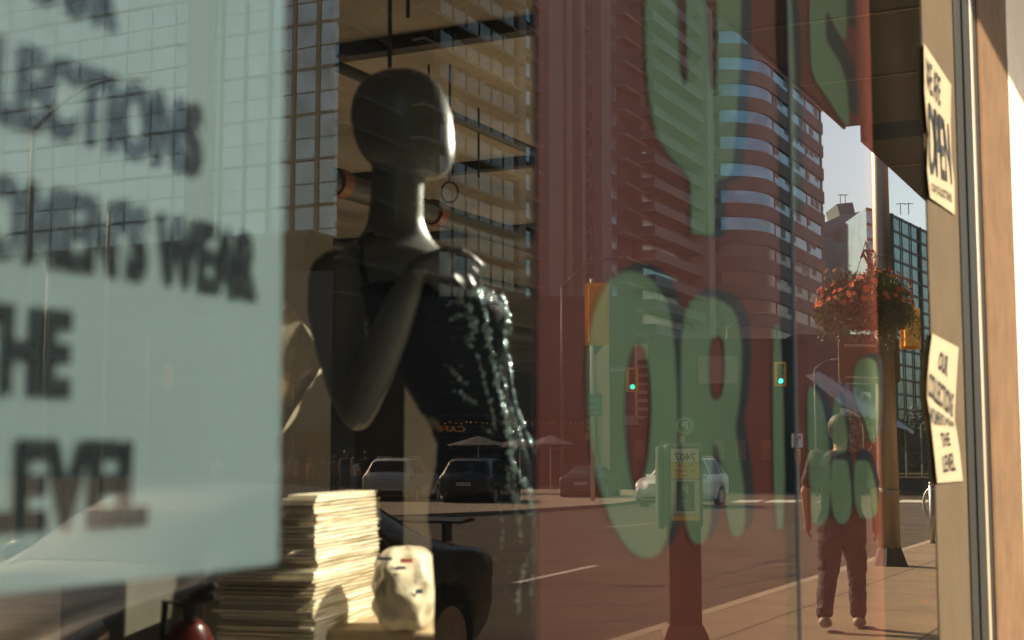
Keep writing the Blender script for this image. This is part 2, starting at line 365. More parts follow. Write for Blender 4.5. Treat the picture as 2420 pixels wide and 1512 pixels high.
def clip_faces(outer, holes, y):
    """filled outline with holes, via bmesh triangle_fill"""
    bm = bmesh.new(); es = []
    for lp in [outer]+holes:
        vs = [bm.verts.new(P(x, z, y)) for x, z in lp]
        for i in range(len(vs)): es.append(bm.edges.new((vs[i], vs[(i+1) % len(vs)])))
    bmesh.ops.triangle_fill(bm, use_beauty=True, use_dissolve=False, edges=es)
    bm.verts.index_update(); r = ([v.co.copy() for v in bm.verts], [tuple(v.index for v in f.verts) for f in bm.faces]); bm.free(); return r
def glyph(outer, holes=(), sh=(14, -16), it=2):
    sh = (sh[0]*1.6, sh[1]*1.5)
    o = smooth_poly(outer, it); hs = [smooth_poly(h, it) for h in holes]
    q = MB(); q.add(*clip_faces([(x+sh[0], z+sh[1]) for x, z in o], [[(x+sh[0]*.2, z+sh[1]*.2) for x, z in h] for h in hs], .0145)); q.build('letter_shadow', NVY, pr_)
    q = MB(); q.add(*clip_faces(o, hs, .0130)); q.build('letter', GRN, pr_)
glyph([(1525, -60), (1523, 60), (1526, 160), (1534, 250), (1552, 320), (1584, 372), (1626, 415), (1631, 440), (1631, 500), (1631, 545), (1636, 553), (1682, 556), (1687, 548), (1688, 500), (1689, 440), (1694, 424), (1722, 418), (1730, 400), (1738, 300), (1746, 180), (1750, 60), (1750, -60)],
      [[(1598, -40), (1619, -40), (1620, 80), (1624, 190), (1618, 206), (1606, 180), (1600, 80)], [(1666, -40), (1693, -40), (1693, 100), (1692, 205), (1686, 214), (1676, 208), (1670, 100)]], it=1, sh=(16, 4))
glyph([(1843, -60), (1872, -60), (1884, 520), (1862, 520)], sh=(10, -4))
glyph([(1912, -60), (1912, 60), (1914, 160), (1924, 190), (1960, 240), (1990, 290), (2004, 300), (2006, 285), (2001, 200), (1985, 150), (1958, 108), (1950, 90), (1950, 30), (1956, 26), (1975, 70), (1994, 96), (1999, 90), (1999, 0), (1999, -60)], it=1)
glyph([(1384, 870), (1398, 740), (1440, 650), (1505, 636), (1560, 680), (1590, 760), (1602, 980), (1596, 1180), (1570, 1300), (1525, 1325), (1470, 1290), (1420, 1180), (1394, 1040)],
      [[(1476, 900), (1490, 820), (1512, 808), (1532, 850), (1540, 980), (1528, 1100), (1508, 1180), (1486, 1130), (1474, 1010)]], sh=(18, -14))
glyph([(1610, 696), (1700, 704), (1742, 740), (1754, 830), (1746, 960), (1734, 1010), (1756, 1130), (1762, 1262), (1722, 1274), (1708, 1130), (1692, 1040), (1682, 1060), (1680, 1284), (1618, 1288), (1606, 1000)],
      [[(1674, 796), (1704, 792), (1712, 830), (1710, 930), (1690, 950), (1674, 930)]], sh=(14, -12))
glyph([(1824, 766), (1846, 768), (1856, 1246), (1828, 1252)], sh=(10, -8), it=1)
glyph([(1908, 905), (1930, 925), (1944, 960), (1956, 1020), (1961, 1110), (1960, 1200), (1950, 1238), (1928, 1243), (1916, 1225), (1911, 1100), (1906, 1000)], sh=(9, -9), it=1)
glyph([(1964, 1090), (1972, 1085), (1996, 1086), (2003, 1094), (2010, 1150), (2012, 1200), (2003, 1232), (1984, 1240), (1968, 1222), (1961, 1160)], sh=(5, -16), it=1)
glyph([(2018, 1092), (2026, 1086), (2048, 1088), (2056, 1100), (2068, 1150), (2073, 1190), (2070, 1218), (2050, 1228), (2028, 1222), (2016, 1170)], sh=(4, -16), it=1)
glyph([(1966, 960), (1980, 930), (1990, 960), (2000, 1010), (2002, 1066), (1986, 1072), (1968, 1066)], sh=(6, -8), it=1)
glyph([(2014, 905), (2020, 858), (2046, 842), (2068, 852), (2074, 880), (2074, 960), (2070, 1040), (2058, 1050), (2040, 990), (2024, 960)], sh=(7, -8), it=1)
# notices on the pilaster
PAP = mat('notice_paper', (.40, .37, .26), .7, var=.04)
def notice(name, quad, label, lines):
    t = thing(name, P(quad[0][0], quad[0][1], -.012), label, 'notice')
    def pt(u, v, y=-.012):      # u across, v down
        n = len(quad)//2; L_ = quad[:n]; R_ = quad[n:][::-1]
        k = min(int(v*(n-1)), n-2); f = v*(n-1)-k
        a = (L_[k][0]*(1-f)+L_[k+1][0]*f, L_[k][1]*(1-f)+L_[k+1][1]*f); b = (R_[k][0]*(1-f)+R_[k+1][0]*f, R_[k][1]*(1-f)+R_[k+1][1]*f)
        return P(a[0]*(1-u)+b[0]*u, a[1]*(1-u)+b[1]*u, y-.003*math.sin(v*5+u*2)**2)
    m = MB(); n = 12; vs = [pt(i/n, j/n) for j in range(n+1) for i in range(n+1)]
    fs = [(j*(n+1)+i, j*(n+1)+i+1, (j+1)*(n+1)+i+1, (j+1)*(n+1)+i) for j in range(n) for i in range(n)]
    m.add(vs, fs); m.add([v+Vector((0, .0012, 0)) for v in vs], fs); m.build('paper', PAP, t)
    for txt, u0, u1, v0, v1 in lines:
        q = MB(); vs, fs = text_mesh(txt, 1, 1, .02); q.add([pt(u0+(u1-u0)*x, v1-(v1-v0)*z, -.0145) for x, _, z in vs], fs); q.build('lettering', INK, t)
notice('open_notice', [(2182, 102), (2184, 220), (2192, 320), (2190, 400), (2197, 467), (2255, 507), (2254, 430), (2247, 370), (2245, 290), (2246, 200)],
       'curled paper notice reading WE ARE OPEN, upper of two on the beige pilaster',
       [('WE ARE', .08, .62, .05, .22), ('OPEN', .06, .93, .27, .78), ('OUR COLLECTIONS', .12, .9, .85, .92)])
notice('collections_notice', [(2202, 788), (2194, 850), (2189, 931), (2200, 1010), (2208, 1080), (2214, 1141), (2274, 1136), (2266, 1060), (2258, 1010), (2254, 991), (2258, 910), (2264, 821)],
       'curled paper notice listing women\'s wear in small capitals, lower of two on the pilaster',
       [('OUR', .35, .68, .08, .2), ('COLLECTIONS', .06, .95, .26, .4), ("WOMEN'S WEAR", .02, .97, .46, .58), ('THE', .35, .7, .64, .75), ('LEVEL', .3, .78, .81, .93)])
# ================================================================== SHOP INTERIOR
FLR = mat('shop_floor', (.66, .55, .40), .5, var=.2, scale=2, bump=.1)
CEI = mat('shop_ceiling', (.255, .24, .215), .9, var=.35, scale=.8, bump=.3, bscale=20)
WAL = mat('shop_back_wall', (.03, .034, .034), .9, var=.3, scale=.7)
CZ = 3.72
m = MB(); m.box((-8, .06, .003), (34, 15, .03)); tag(m.build('shop_floor', FLR), None, None, None, 'structure')
m = MB(); m.box((-8, .41, CZ), (34, 15, CZ+.2)); tag(m.build('shop_ceiling', CEI), None, None, None, 'structure')
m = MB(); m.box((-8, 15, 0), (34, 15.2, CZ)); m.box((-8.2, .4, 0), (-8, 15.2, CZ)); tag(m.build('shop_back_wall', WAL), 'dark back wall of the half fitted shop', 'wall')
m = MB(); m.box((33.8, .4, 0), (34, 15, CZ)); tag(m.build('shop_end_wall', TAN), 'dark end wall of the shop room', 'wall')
BEA = mat('beam_dark', (.02, .024, .026), .7)
def beamz(px, py): zh = (CZ-.04-H)/math.tan(PITCH+math.atan((756-py)/F)); return ins(px, py, zh)
for px, py in ((970, 103), (960, 412), (1000, 560)):
    p = beamz(px, py); m = MB(); m.box((p.x-.05, .42, CZ-.075), (p.x+.05, 14.9, CZ-.002)); o = m.build('ceiling_beam', BEA)
    tag(o, {103: 'black ceiling beam nearest the window, above the mannequin head', 412: 'black ceiling beam passing just behind the mannequin chin', 560: 'black ceiling beam deepest in the shop, low behind the mannequin shoulder'}[py], 'beam', 'black beams across the shop ceiling')
PIPE = mat('duct_pipe', (.055, .058, .055), .5, .2); COLR = mat('collar_red', (.16, .045, .02), .6)
for k, (y, z, r, lab) in enumerate(((4.55, 3.28, .085, 'fat dark pipe with orange collars under the ceiling behind the mannequin'), (3.3, 3.45, .03, 'thin conduit running under the ceiling above the fat pipe'), (6.2, 3.3, .05, 'slim pipe deeper in the shop below the beams'), (8.2, 3.2, .12, 'wide duct near the back of the shop ceiling'))):
    t = thing('ceiling_pipe', (4, y, z), lab, 'pipe', 'pipes under the shop ceiling')
    m = MB(); m.tube([(1, y, z), (30, y-.6, z)], r, 14); m.build('tube', PIPE, t, smooth=True)
    if k == 0:
        for px in (806, 1030):
            a = TH-math.atan((px-1209)/F); X = (y-.2+D)/math.tan(a)
            m = MB(); m.tube([(X-.05, y-.02*X-.0, z), (X+.05, y-.02*X-.002, z)], r*1.15, 16); m.build('collar', COLR, t)
WIRE = mat('wire', (.03, .03, .03), .5)
for i, (px, pa, pb, zh) in enumerate(((716, 150, 300, 6.5), (763, 40, 250, 7), (1012, 255, 330, 8), (1062, 260, 430, 8), (920, -20, 160, 4.5), (963, -20, 42, 5), (1130, 260, 420, 9))):
    t = thing('ceiling_hanger', ins(px, pa, zh), ['thin hanger rod with round loop, leftmost by the white pillar', 'hanger rod with small clamp beside the white pillar', 'short hanger rod right of the mannequin face', 'long hanger rod between mannequin and red poster', 'thin wire hanging straight down onto the mannequin head', 'short chain hanging from the ceiling above the mannequin', 'hanger rod nearest the red poster'][i], 'hanger', 'rods and wires hung from the shop ceiling')
    top = ins(px, pa, zh); top.z = CZ; bot = ins(px, pb, zh); m = MB(); m.tube([top, bot], .007, 6); m.build('rod', WIRE, t)
    if i in (0, 1, 2, 3):
        r = .06 if i else .11; c = bot-Vector((0, 0, r)); u = Vector((math.sin(TH), -math.cos(TH), 0))
        m = MB(); m.tube([c+u*math.cos(a)*r*.8+Vector((0, 0, math.sin(a)*r)) for a in [2*math.pi*k/16 for k in range(17)]], .007, 6, cap=False); m.build('loop', WIRE, t)
# pillars
PWH = mat('white_pillar', (.60, .60, .56), .8, var=.1)
p = ins(735, 600, 5.2); m = MB(); m.box((p.x-.2, p.y-.0, 0), (p.x+.15, p.y+.32, CZ)); tag(m.build('shop_pillar', PWH, bevel=.01), 'pale square pillar in the shop between white poster and mannequin', 'pillar', 'pillars inside the shop')
p = ins(1000, 1000, 7.5); m = MB(); m.box((p.x-.2, p.y, 0), (p.x+.2, p.y+.3, 2.05)); tag(m.build('shop_pillar', PIL, bevel=.01), 'short tan pillar seen through the gap behind the mannequin waist', 'pillar', 'pillars inside the shop')
p = ins(455, 1420, 4.4); m = MB(); m.box((p.x-.3, p.y, 0), (p.x+.06, p.y+.25, 1.32)); tag(m.build('storage_cabinet', mat('cabinet', (.09, .09, .085), .6), bevel=.01), 'grey cabinet below the white poster behind the extinguisher', 'cabinet')
# torn sheet
pts = [(600, 760), (640, 705), (690, 722), (722, 770), (752, 812), (766, 870), (742, 905), (716, 930), (702, 975), (676, 1022), (640, 1052), (580, 1040), (560, 900)]
zh = 3.6; m = MB(); q = [ins(x+random.uniform(-4, 4), y+random.uniform(-4, 4), zh+random.uniform(-.03, .03)) for x, y in smooth_poly(pts, 1)]
m.prism(q, Vector((.02, .03, 0))); tag(m.build('torn_sheet', mat('torn_card', (.88, .76, .56), .9, var=.15, bump=.5, bscale=30)), 'torn beige sheet of card with a ragged right edge beside the white poster', 'card')
# extinguisher
p = ins(447, 1500, 2.9); p.z = .74; fe = thing('fire_extinguisher', p, 'red fire extinguisher with a black lever head, below the white poster', 'extinguisher')
m = MB(); m.tube([p, p+Vector((0, 0, .03)), p+Vector((0, 0, .34)), p+Vector((0, 0, .38)), p+Vector((0, 0, .395))], [.05, .055, .055, .035, .02], 20); m.build('cylinder', mat('ext_red', (.16, .015, .008), .3, coat=.5), fe, smooth=True)
u = Vector((math.sin(TH), -math.cos(TH), 0)); t = p+Vector((0, 0, .395)); m = MB(); m.tube([t, t+Vector((0, 0, .04))], .014, 10)
m.tube([t+Vector((0, 0, .03)), t+u*.05+Vector((0, 0, .045))], .009, 8); m.tube([t+Vector((0, 0, .04)), t+u*.05+Vector((0, 0, .07))], .009, 8); m.tube([t+Vector((0, 0, .025)), t-u*.05+Vector((0, 0, .035)), t-u*.055-Vector((0, 0, .1))], .008, 8); m.build('lever', M['black'], fe)
m = MB(); m.tube([p+Vector((0, 0, .15)), p+Vector((0, 0, .26))], .0558, 20, cap=False); m.build('band', mat('ext_label', (.55, .5, .42), .6), fe)
m = MB(); m.box((p.x-.15, p.y-.12, .03), (p.x+.15, p.y+.12, .739)); tag(m.build('storage_box', mat('dark_box', (.05, .055, .055), .8), bevel=.005), 'dark low box carrying the fire extinguisher', 'box')
# stack of boards: every board is a thing of its own
zh = 3.75; top_z = ht(1168, zh); n = 64; stp = .0100; z = top_z-n*stp; SR = R(12)
BRD = [mat('board_a', (.84, .77, .66), .9, var=.12, scale=20, bump=.4, bscale=200), mat('board_b', (.68, .59, .46), .9, var=.15, scale=20, bump=.4, bscale=200), mat('board_c', (.88, .83, .74), .9, var=.1, scale=20, bump=.4, bscale=200)]
cx0 = ins(742, 1300, zh); SQ = Matrix.Rotation(SR, 3, 'Z')
plw = 0
for i in range(n):
    th_ = stp*random.uniform(.58, .84); k = i/n; m = MB(); plw = plw*.7+random.gauss(0, .008)
    ly = .245 if k < .80 else .09          # the top boards are shorter
    x0_ = plw+random.uniform(-.007, .007)+.035*(1-k); x1_ = .50+random.uniform(-.02, .02)+.05*(1-k); y1_ = ly+random.uniform(-.012, .012)+.06*(1-k)
    nx = 6; vs = []
    for a in range(nx+1):
        for b_ in (0, 1):
            for c_ in (0, 1): vs.append((x0_+(x1_-x0_)*a/nx, (random.uniform(-.003, .003) if b_ == 0 else y1_), z+c_*th_+.0012*math.sin(a*.9+i*.8)+.02*(k-.5)*(a/nx)*.6))
    fs = []
    for a in range(nx):
        o_ = a*4; fs += [(o_, o_+1, o_+5, o_+4), (o_+2, o_+6, o_+7, o_+3), (o_+1, o_+3, o_+7, o_+5), (o_, o_+4, o_+6, o_+2)]
    fs += [(0, 2, 3, 1), (nx*4, nx*4+1, nx*4+3, nx*4+2)]
    m.add([SQ@Vector(v)+Vector((cx0.x, cx0.y, 0)) for v in vs], fs)
    o = m.build('board', BRD[random.choice((0, 0, 1, 2))])
    tag(o, 'thin pale board in the tall uneven stack beside the mannequin', 'board', 'boards stacked beside the mannequin'); z += stp
zb_ = top_z-n*stp; m = MB(); m.box((-.1, -.12, .03), (.8, .5, zb_-.002)); m.v = [SQ@v+Vector((cx0.x, cx0.y, 0)) for v in m.v]
tag(m.build('plinth', mat('plinth', (.5, .4, .28), .8), bevel=.01), 'low pale plinth carrying the uneven stack of boards', 'plinth')
cb = ins(995, 1488, 3.95); m = MB(); m.box((cb.x-.16, cb.y-.25, .03), (cb.x+.55, cb.y+.3, ht(1486, 3.85)), rot=SR); tag(m.build('display_table', mat('plinth', (.5, .4, .28), .8), bevel=.01), 'pale low display block under the white plastic bag', 'block')
# bag
c = ins(958, 1400, 3.85); rz = (ht(1292, 3.85)-ht(1486, 3.85))/2; ZB = ht(1486, 3.85); c.z = ZB+rz; bg_ = thing('wrapped_bag', (c.x, c.y, ZB), 'shiny white plastic bag with red and blue print beside the stacked boards', 'bag')
rings = []; N_ = 40; ru = Vector((math.sin(TH), -math.cos(TH), 0)); rf = Vector((math.cos(TH), math.sin(TH), 0))
for i in range(19):
    a = math.pi*i/18; zz = -math.cos(a); rr = max(.02, abs(math.sin(a))**.45)
    ring = []
    for k in range(N_):
        b = 2*math.pi*k/N_; wr = 1+.05*math.sin(b*7+zz*4)+.035*math.sin(b*13-zz*7)+.03*math.sin(zz*11+b*2)
        cx_ = math.copysign(abs(math.cos(b))**.7, math.cos(b)); sx_ = math.copysign(abs(math.sin(b))**.7, math.sin(b))
        ring.append(c+ru*cx_*rr*wr*.086+rf*sx_*rr*wr*.13+Vector((0, 0, zz*rz*(1+.02*math.sin(b*5)))))
    rings.append(ring)
m = MB(); m.loft(rings); m.build('wrap', mat('plastic_wrap', (.80, .72, .58), .28, var=.06, bump=.5, bscale=9, coat=.4), bg_, smooth=True)
for (u0, z0, ww, hh, colr, nm) in ((-.038, .78, .034, .008, (.03, .06, .11), 'ink_blue'), (.008, .74, .024, .010, (.25, .035, .02), 'ink_red'), (-.002, .58, .018, .006, (.03, .06, .11), 'ink_blue'), (.034, .02, .014, .012, (.03, .10, .24), 'ink_blue')):
    m = MB(); 
    for i in range(5):
        for j in range(3): pass
    vs = []
    for j in range(4):
        for i in range(6):
            uu = 1.3*(u0+ww*(i/5-.5)); zz = z0+hh/rz*(j/3-.5); b = math.acos(max(-1, min(1, uu/.09)))
            rr = abs(math.sqrt(max(0, 1-zz*zz)))**.45; vs.append(c+ru*uu-rf*(.132*abs(math.sin(b))**.7*rr+.012)+Vector((0, 0, zz*rz)))
    m.add(vs, [(j*6+i, j*6+i+1, (j+1)*6+i+1, (j+1)*6+i) for j in range(3) for i in range(5)]); m.build('print_patch', mat(nm, colr, .4), bg_, smooth=True)

# track lamps: their warm glints show on the head, neck and chest of the mannequin
for i, (px, py, zz_) in enumerate(((0, 3.30, .42), (0, 3.42, .50))):
    p = Vector((py, zz_, 2.35)); t = thing('track_lamp', p, 'small lit ceiling spotlight hidden behind the red poster, glinting on the mannequin', 'lamp', 'track lamps over the display')
    m = MB(); d = (Vector((2.45, .75, 1.62 if i == 0 else 1.0))-p).normalized(); m.tube([p-d*.16, p-d*.01], .045, 16); m.build('housing', M['black'], t); m = MB(); m.tube([p-d*.16, Vector((p.x, p.y, CZ))-Vector((0, 0, .002))], .012, 8); m.build('stem', M['black'], t)
    m = MB(); m.tube([p-d*.008, p-d*.004], .036, 16); m.build('bulb', mat('bulb_warm', (.9, .8, .6), .5, emit=(1, .8, .5), es=20), t)
    ld = bpy.data.lights.new('track_light', 'SPOT'); ld.energy = 34 if i == 0 else 46; ld.color = (1, .88, .70); ld.spot_size = R(100); ld.spot_blend = .8; ld.shadow_soft_size = .035
    lo = bpy.data.objects.new('track_light', ld); COL.objects.link(lo); lo.location = p; lo.rotation_euler = (-d).to_track_quat('Z', 'Y').to_euler()
# ================================================================== MANNEQUIN
MZ = 2.8; U = Vector((math.sin(TH), -math.cos(TH), 0)); FW = Vector((math.cos(TH), math.sin(TH), 0)); PM = MZ/F
def Q(px, py, d=0): return ins(px, py, MZ)+FW*(d*PM)      # d in the same units as pixels at this depth (1 px = 0.83 mm)
MAN = mat('mannequin_shell', (.19, .19, .178), .40, var=.08, scale=3, spec=.7, coat=.25)
MAN.node_tree.nodes['Principled BSDF'].inputs['Coat Roughness'].default_value = .12
DRS = mat('dress_cloth', (.004, .007, .010), .75, var=.3, scale=30, bump=.3, bscale=240, spec=.15)
BEADM = mat('beads', (.60, .86, 1.0), .22, .75, var=.3, scale=60)
mq = thing('mannequin', (Q(1100, 1000).x, Q(1100, 1000).y, .03), 'dark glossy faceless mannequin with folded arm standing between the two posters', 'mannequin')
def rings(rows, dr, d0=0, n=36, dsh=None, tilt=0):
    rs = []
    for i, (y, l, r) in enumerate(rows):
        c = (l+r)/2; a = (r-l)/2; b = dr(i, a) if callable(dr) else dr
        rs.append([Q(c+a*math.cos(2*math.pi*k/n), y+tilt*math.cos(2*math.pi*k/n)*a/100, d0+b*math.sin(2*math.pi*k/n)) for k in range(n)])
    return rs
m = MB()
m.loft(rings([(167, 925, 975), (172, 898, 1000), (184, 868, 1022), (205, 846, 1042), (235, 832, 1057), (270, 827, 1066), (305, 831, 1071), (340, 842, 1073), (365, 853, 1073), (385, 870, 1070), (402, 900, 1062), (415, 940, 1050), (424, 975, 1030)], lambda i, a: min(98, a*.86)))
m.loft(rings([(360, 884, 1004), (400, 878, 1002), (430, 878, 1001), (480, 873, 1000), (520, 868, 1000), (545, 860, 1008), (566, 842, 1020), (585, 815, 1036), (604, 792, 1060), (640, 772, 1100), (700, 796, 1160), (750, 830, 1188), (800, 880, 1186), (880, 938, 1176), (960, 985, 1180), (1050, 1034, 1200), (1120, 1030, 1225)], lambda i, a: [56, 56, 57, 58, 60, 66, 80, 105, 135, 150, 150, 140, 125, 115, 108, 100, 105][i]))
# shoulder cap and folded arm
ar = [((808, 668, -70), 72), ((806, 740, -95), 68), ((818, 830, -115), 58), ((838, 920, -150), 48), ((862, 984, -175), 37)]
for (a, ra), (b, rb) in zip(ar, ar[1:]): m.caps(Q(*a), ra*PM, Q(*b), rb*PM, 20)
fa = [((868, 978, -185), 36), ((898, 900, -195), 46), ((935, 810, -200), 44), ((968, 725, -195), 36), ((990, 672, -185), 27), ((1012, 648, -177), 25)]
for (a, ra), (b, rb) in zip(fa, fa[1:]): m.caps(Q(*a), ra*PM, Q(*b), rb*PM, 20)
m.caps(Q(1010, 650, -180), 26*PM, Q(1060, 636, -173), 30*PM, 16)
m.caps(Q(1020, 668, -173), 22*PM, Q(1060, 668, -163), 24*PM, 16)
body = m.build('body', MAN, mq, smooth=True, voxel=.0045, sm=12)
def finger(ps, rs):
    q = MB()
    for i in range(len(ps)-1): q.caps(Q(*ps[i]), rs[i]*PM, Q(*ps[i+1]), rs[i+1]*PM, 10)
    q.build('finger', MAN, mq, smooth=True, voxel=.002, sm=3)
finger([(1064, 620, -185), (1094, 622, -185), (1120, 636, -175), (1142, 652, -163)], [12, 10.5, 9, 7])
finger([(1070, 634, -177), (1102, 644, -177), (1124, 666, -167), (1134, 692, -157)], [12, 10.5, 9, 7])
finger([(1072, 650, -169), (1100, 666, -169), (1114, 692, -159), (1116, 718, -149)], [12, 10.5, 9, 7])
finger([(1066, 668, -163), (1086, 690, -163), (1092, 712, -153), (1088, 730, -145)], [11, 9.5, 8, 6.5])
finger([(1022, 676, -185), (1048, 700, -191), (1074, 708, -185), (1094, 704, -175)], [13, 11, 10, 7.5])
# dress
DRW = [(655, 812, 1096), (700, 788, 1172), (745, 826, 1200), (790, 872, 1198), (850, 920, 1194), (900, 948, 1196), (960, 984, 1206), (1000, 1008, 1222), (1050, 1032, 1242), (1100, 1030, 1256), (1160, 1016, 1266), (1220, 1008, 1274), (1290, 1018, 1278), (1400, 1026, 1282), (1600, 1024, 1290), (2000, 1010, 1310), (2400, 1000, 1330)]
DRD = [140, 158, 156, 146, 136, 128, 118, 112, 112, 120, 128, 132, 134, 136, 140, 150, 160]
m = MB(); rr = rings(DRW, lambda i, a: DRD[i], n=60)
for ri, ring in enumerate(rr):
    c = sum(ring, Vector())/len(ring)
    for k in range(len(ring)): ring[k] = c+(ring[k]-c)*(1+.012*math.sin(k*1.7+ri*.8)*(1 if ri > 8 else .4))
m.loft(rr); dress = m.build('dress', DRS, mq, smooth=True)
m = MB(); m.tube([Q(890, 560, -72), Q(862, 582, -95), Q(866, 640, -140), Q(882, 700, -152)], [9*PM, 9*PM, 9*PM, 9*PM], 8, flatten=.4); m.build('strap', DRS, dress)
# legs/base
m = MB(); p = Q(1150, 1400, 0); m.tube([(p.x, p.y, .03), (p.x, p.y, .05)], .2, 40); m.tube([(p.x, p.y, .05), (p.x, p.y, ht(2400, MZ))], .02, 16); m.build('stand', M['metal'], mq)
# beading: strands of small faceted beads following the dress surface
def dsurf(px, py, out=3):
    ys = [r[0] for r in DRW]; i = max(0, min(len(ys)-2, max([k for k in range(len(ys)) if ys[k] <= py] or [0]))); f = (py-ys[i])/(ys[i+1]-ys[i])
    l = DRW[i][1]*(1-f)+DRW[i+1][1]*f; r = DRW[i][2]*(1-f)+DRW[i+1][2]*f; dd = DRD[i]*(1-f)+DRD[i+1]*f
    c = (l+r)/2; a = (r-l)/2; t = max(-.985, min(1, (px-c)/a)); 
    return Q(px if px < r+12 else r+12, py, -dd*math.sqrt(max(0, 1-t*t))-out)
VN = (Vector((0, -D, H))-Q(1150, 1000, -120)).normalized()
def bead(mb, c, r):
    if random.random() < .5:
        mb.ball(c+VN*r*.4, r*.8, 8, 5); return
    n_ = (VN+Vector((random.gauss(0, .35), random.gauss(0, .35), random.gauss(0, .35)))).normalized(); u = n_.cross(Vector((0, 0, 1))).normalized(); w_ = n_.cross(u)
    mb.add([c+(u*math.cos(k*math.pi/3)+w_*math.sin(k*math.pi/3))*r for k in range(6)]+[c+n_*r*.45, c-n_*r*.3], [(k, (k+1) % 6, 6) for k in range(6)]+[((k+1) % 6, k, 7) for k in range(6)])
strands = [([(1122, 680), (1145, 740), (1152, 800), (1165, 860), (1176, 920), (1192, 980), (1204, 1040), (1206, 1085)], 1.6, 9),
 ([(1140, 690), (1186, 705), (1198, 750), (1194, 800)], 1.3, 12), ([(1190, 800), (1206, 880), (1230, 940), (1250, 1000), (1262, 1050)], .8, 8),
 ([(1200, 1080), (1225, 1120), (1246, 1160), (1256, 1210), (1262, 1260), (1258, 1310)], 1.5, 10), ([(1262, 1040), (1274, 1100), (1280, 1170), (1276, 1250)], 1.0, 8),
 ([(1245, 1310), (1230, 1350), (1222, 1400), (1224, 1435)], 1.1, 7), ([(1262, 1310), (1276, 1360), (1274, 1420)], 1.0, 7), ([(1250, 1290), (1262, 1330), (1250, 1400)], .8, 7),
 ([(1196, 1100), (1204, 1150), (1230, 1180)], .8, 7), ([(1206, 1170), (1240, 1200), (1262, 1230)], .8, 7), ([(1190, 1240), (1184, 1290)], .3, 7), ([(1180, 1180), (1186, 1230)], .3, 5),
 ([(1056, 868), (1080, 890), (1104, 916)], .8, 6), ([(1078, 926), (1104, 944), (1130, 962)], .8, 6), ([(1126, 842), (1140, 880), (1146, 912)], .7, 5), ([(1146, 910), (1160, 960), (1170, 1020)], .6, 5),
 ([(1060, 740), (1086, 722), (1112, 742), (1120, 790), (1104, 820)], 1.0, 14), ([(1070, 770), (1100, 756), (1124, 770), (1112, 830)], .8, 10), ([(1120, 700), (1150, 720), (1190, 724)], 1.0, 12),
 ([(1180, 870), (1206, 960), (1226, 1020), (1250, 1100)], .6, 7), ([(1210, 1090), (1216, 1180), (1232, 1280)], .6, 7), ([(1136, 1010), (1170, 1030)], .3, 8), ([(1290-20, 1250), (1282, 1320)], .5, 6)]
for pts, dens, wd in strands:
    q = MB()
    for (ax, ay), (bx, by) in zip(pts, pts[1:]):
        L_ = math.hypot(bx-ax, by-ay); n = max(2, int(L_*dens*.30))
        for i in range(n):
            t = random.random(); bead(q, dsurf(ax+(bx-ax)*t+random.gauss(0, wd*.38), ay+(by-ay)*t+random.gauss(0, 2), random.uniform(2, 8)), random.choice((2.4, 3.4, 4.8, 6.0))*PM)
    q.tube([dsurf(a_, b_, 3) for a_, b_ in pts], .9*PM, 5); q.build('bead_strand', BEADM, dress, smooth=True)
q = MB()
for i in range(160):
    px = random.uniform(1020, 1285); py = random.uniform(700, 1500); bead(q, dsurf(px, py, 2), 1.5*PM)
tag(q.build('sequins', BEADM, dress), kind='stuff')
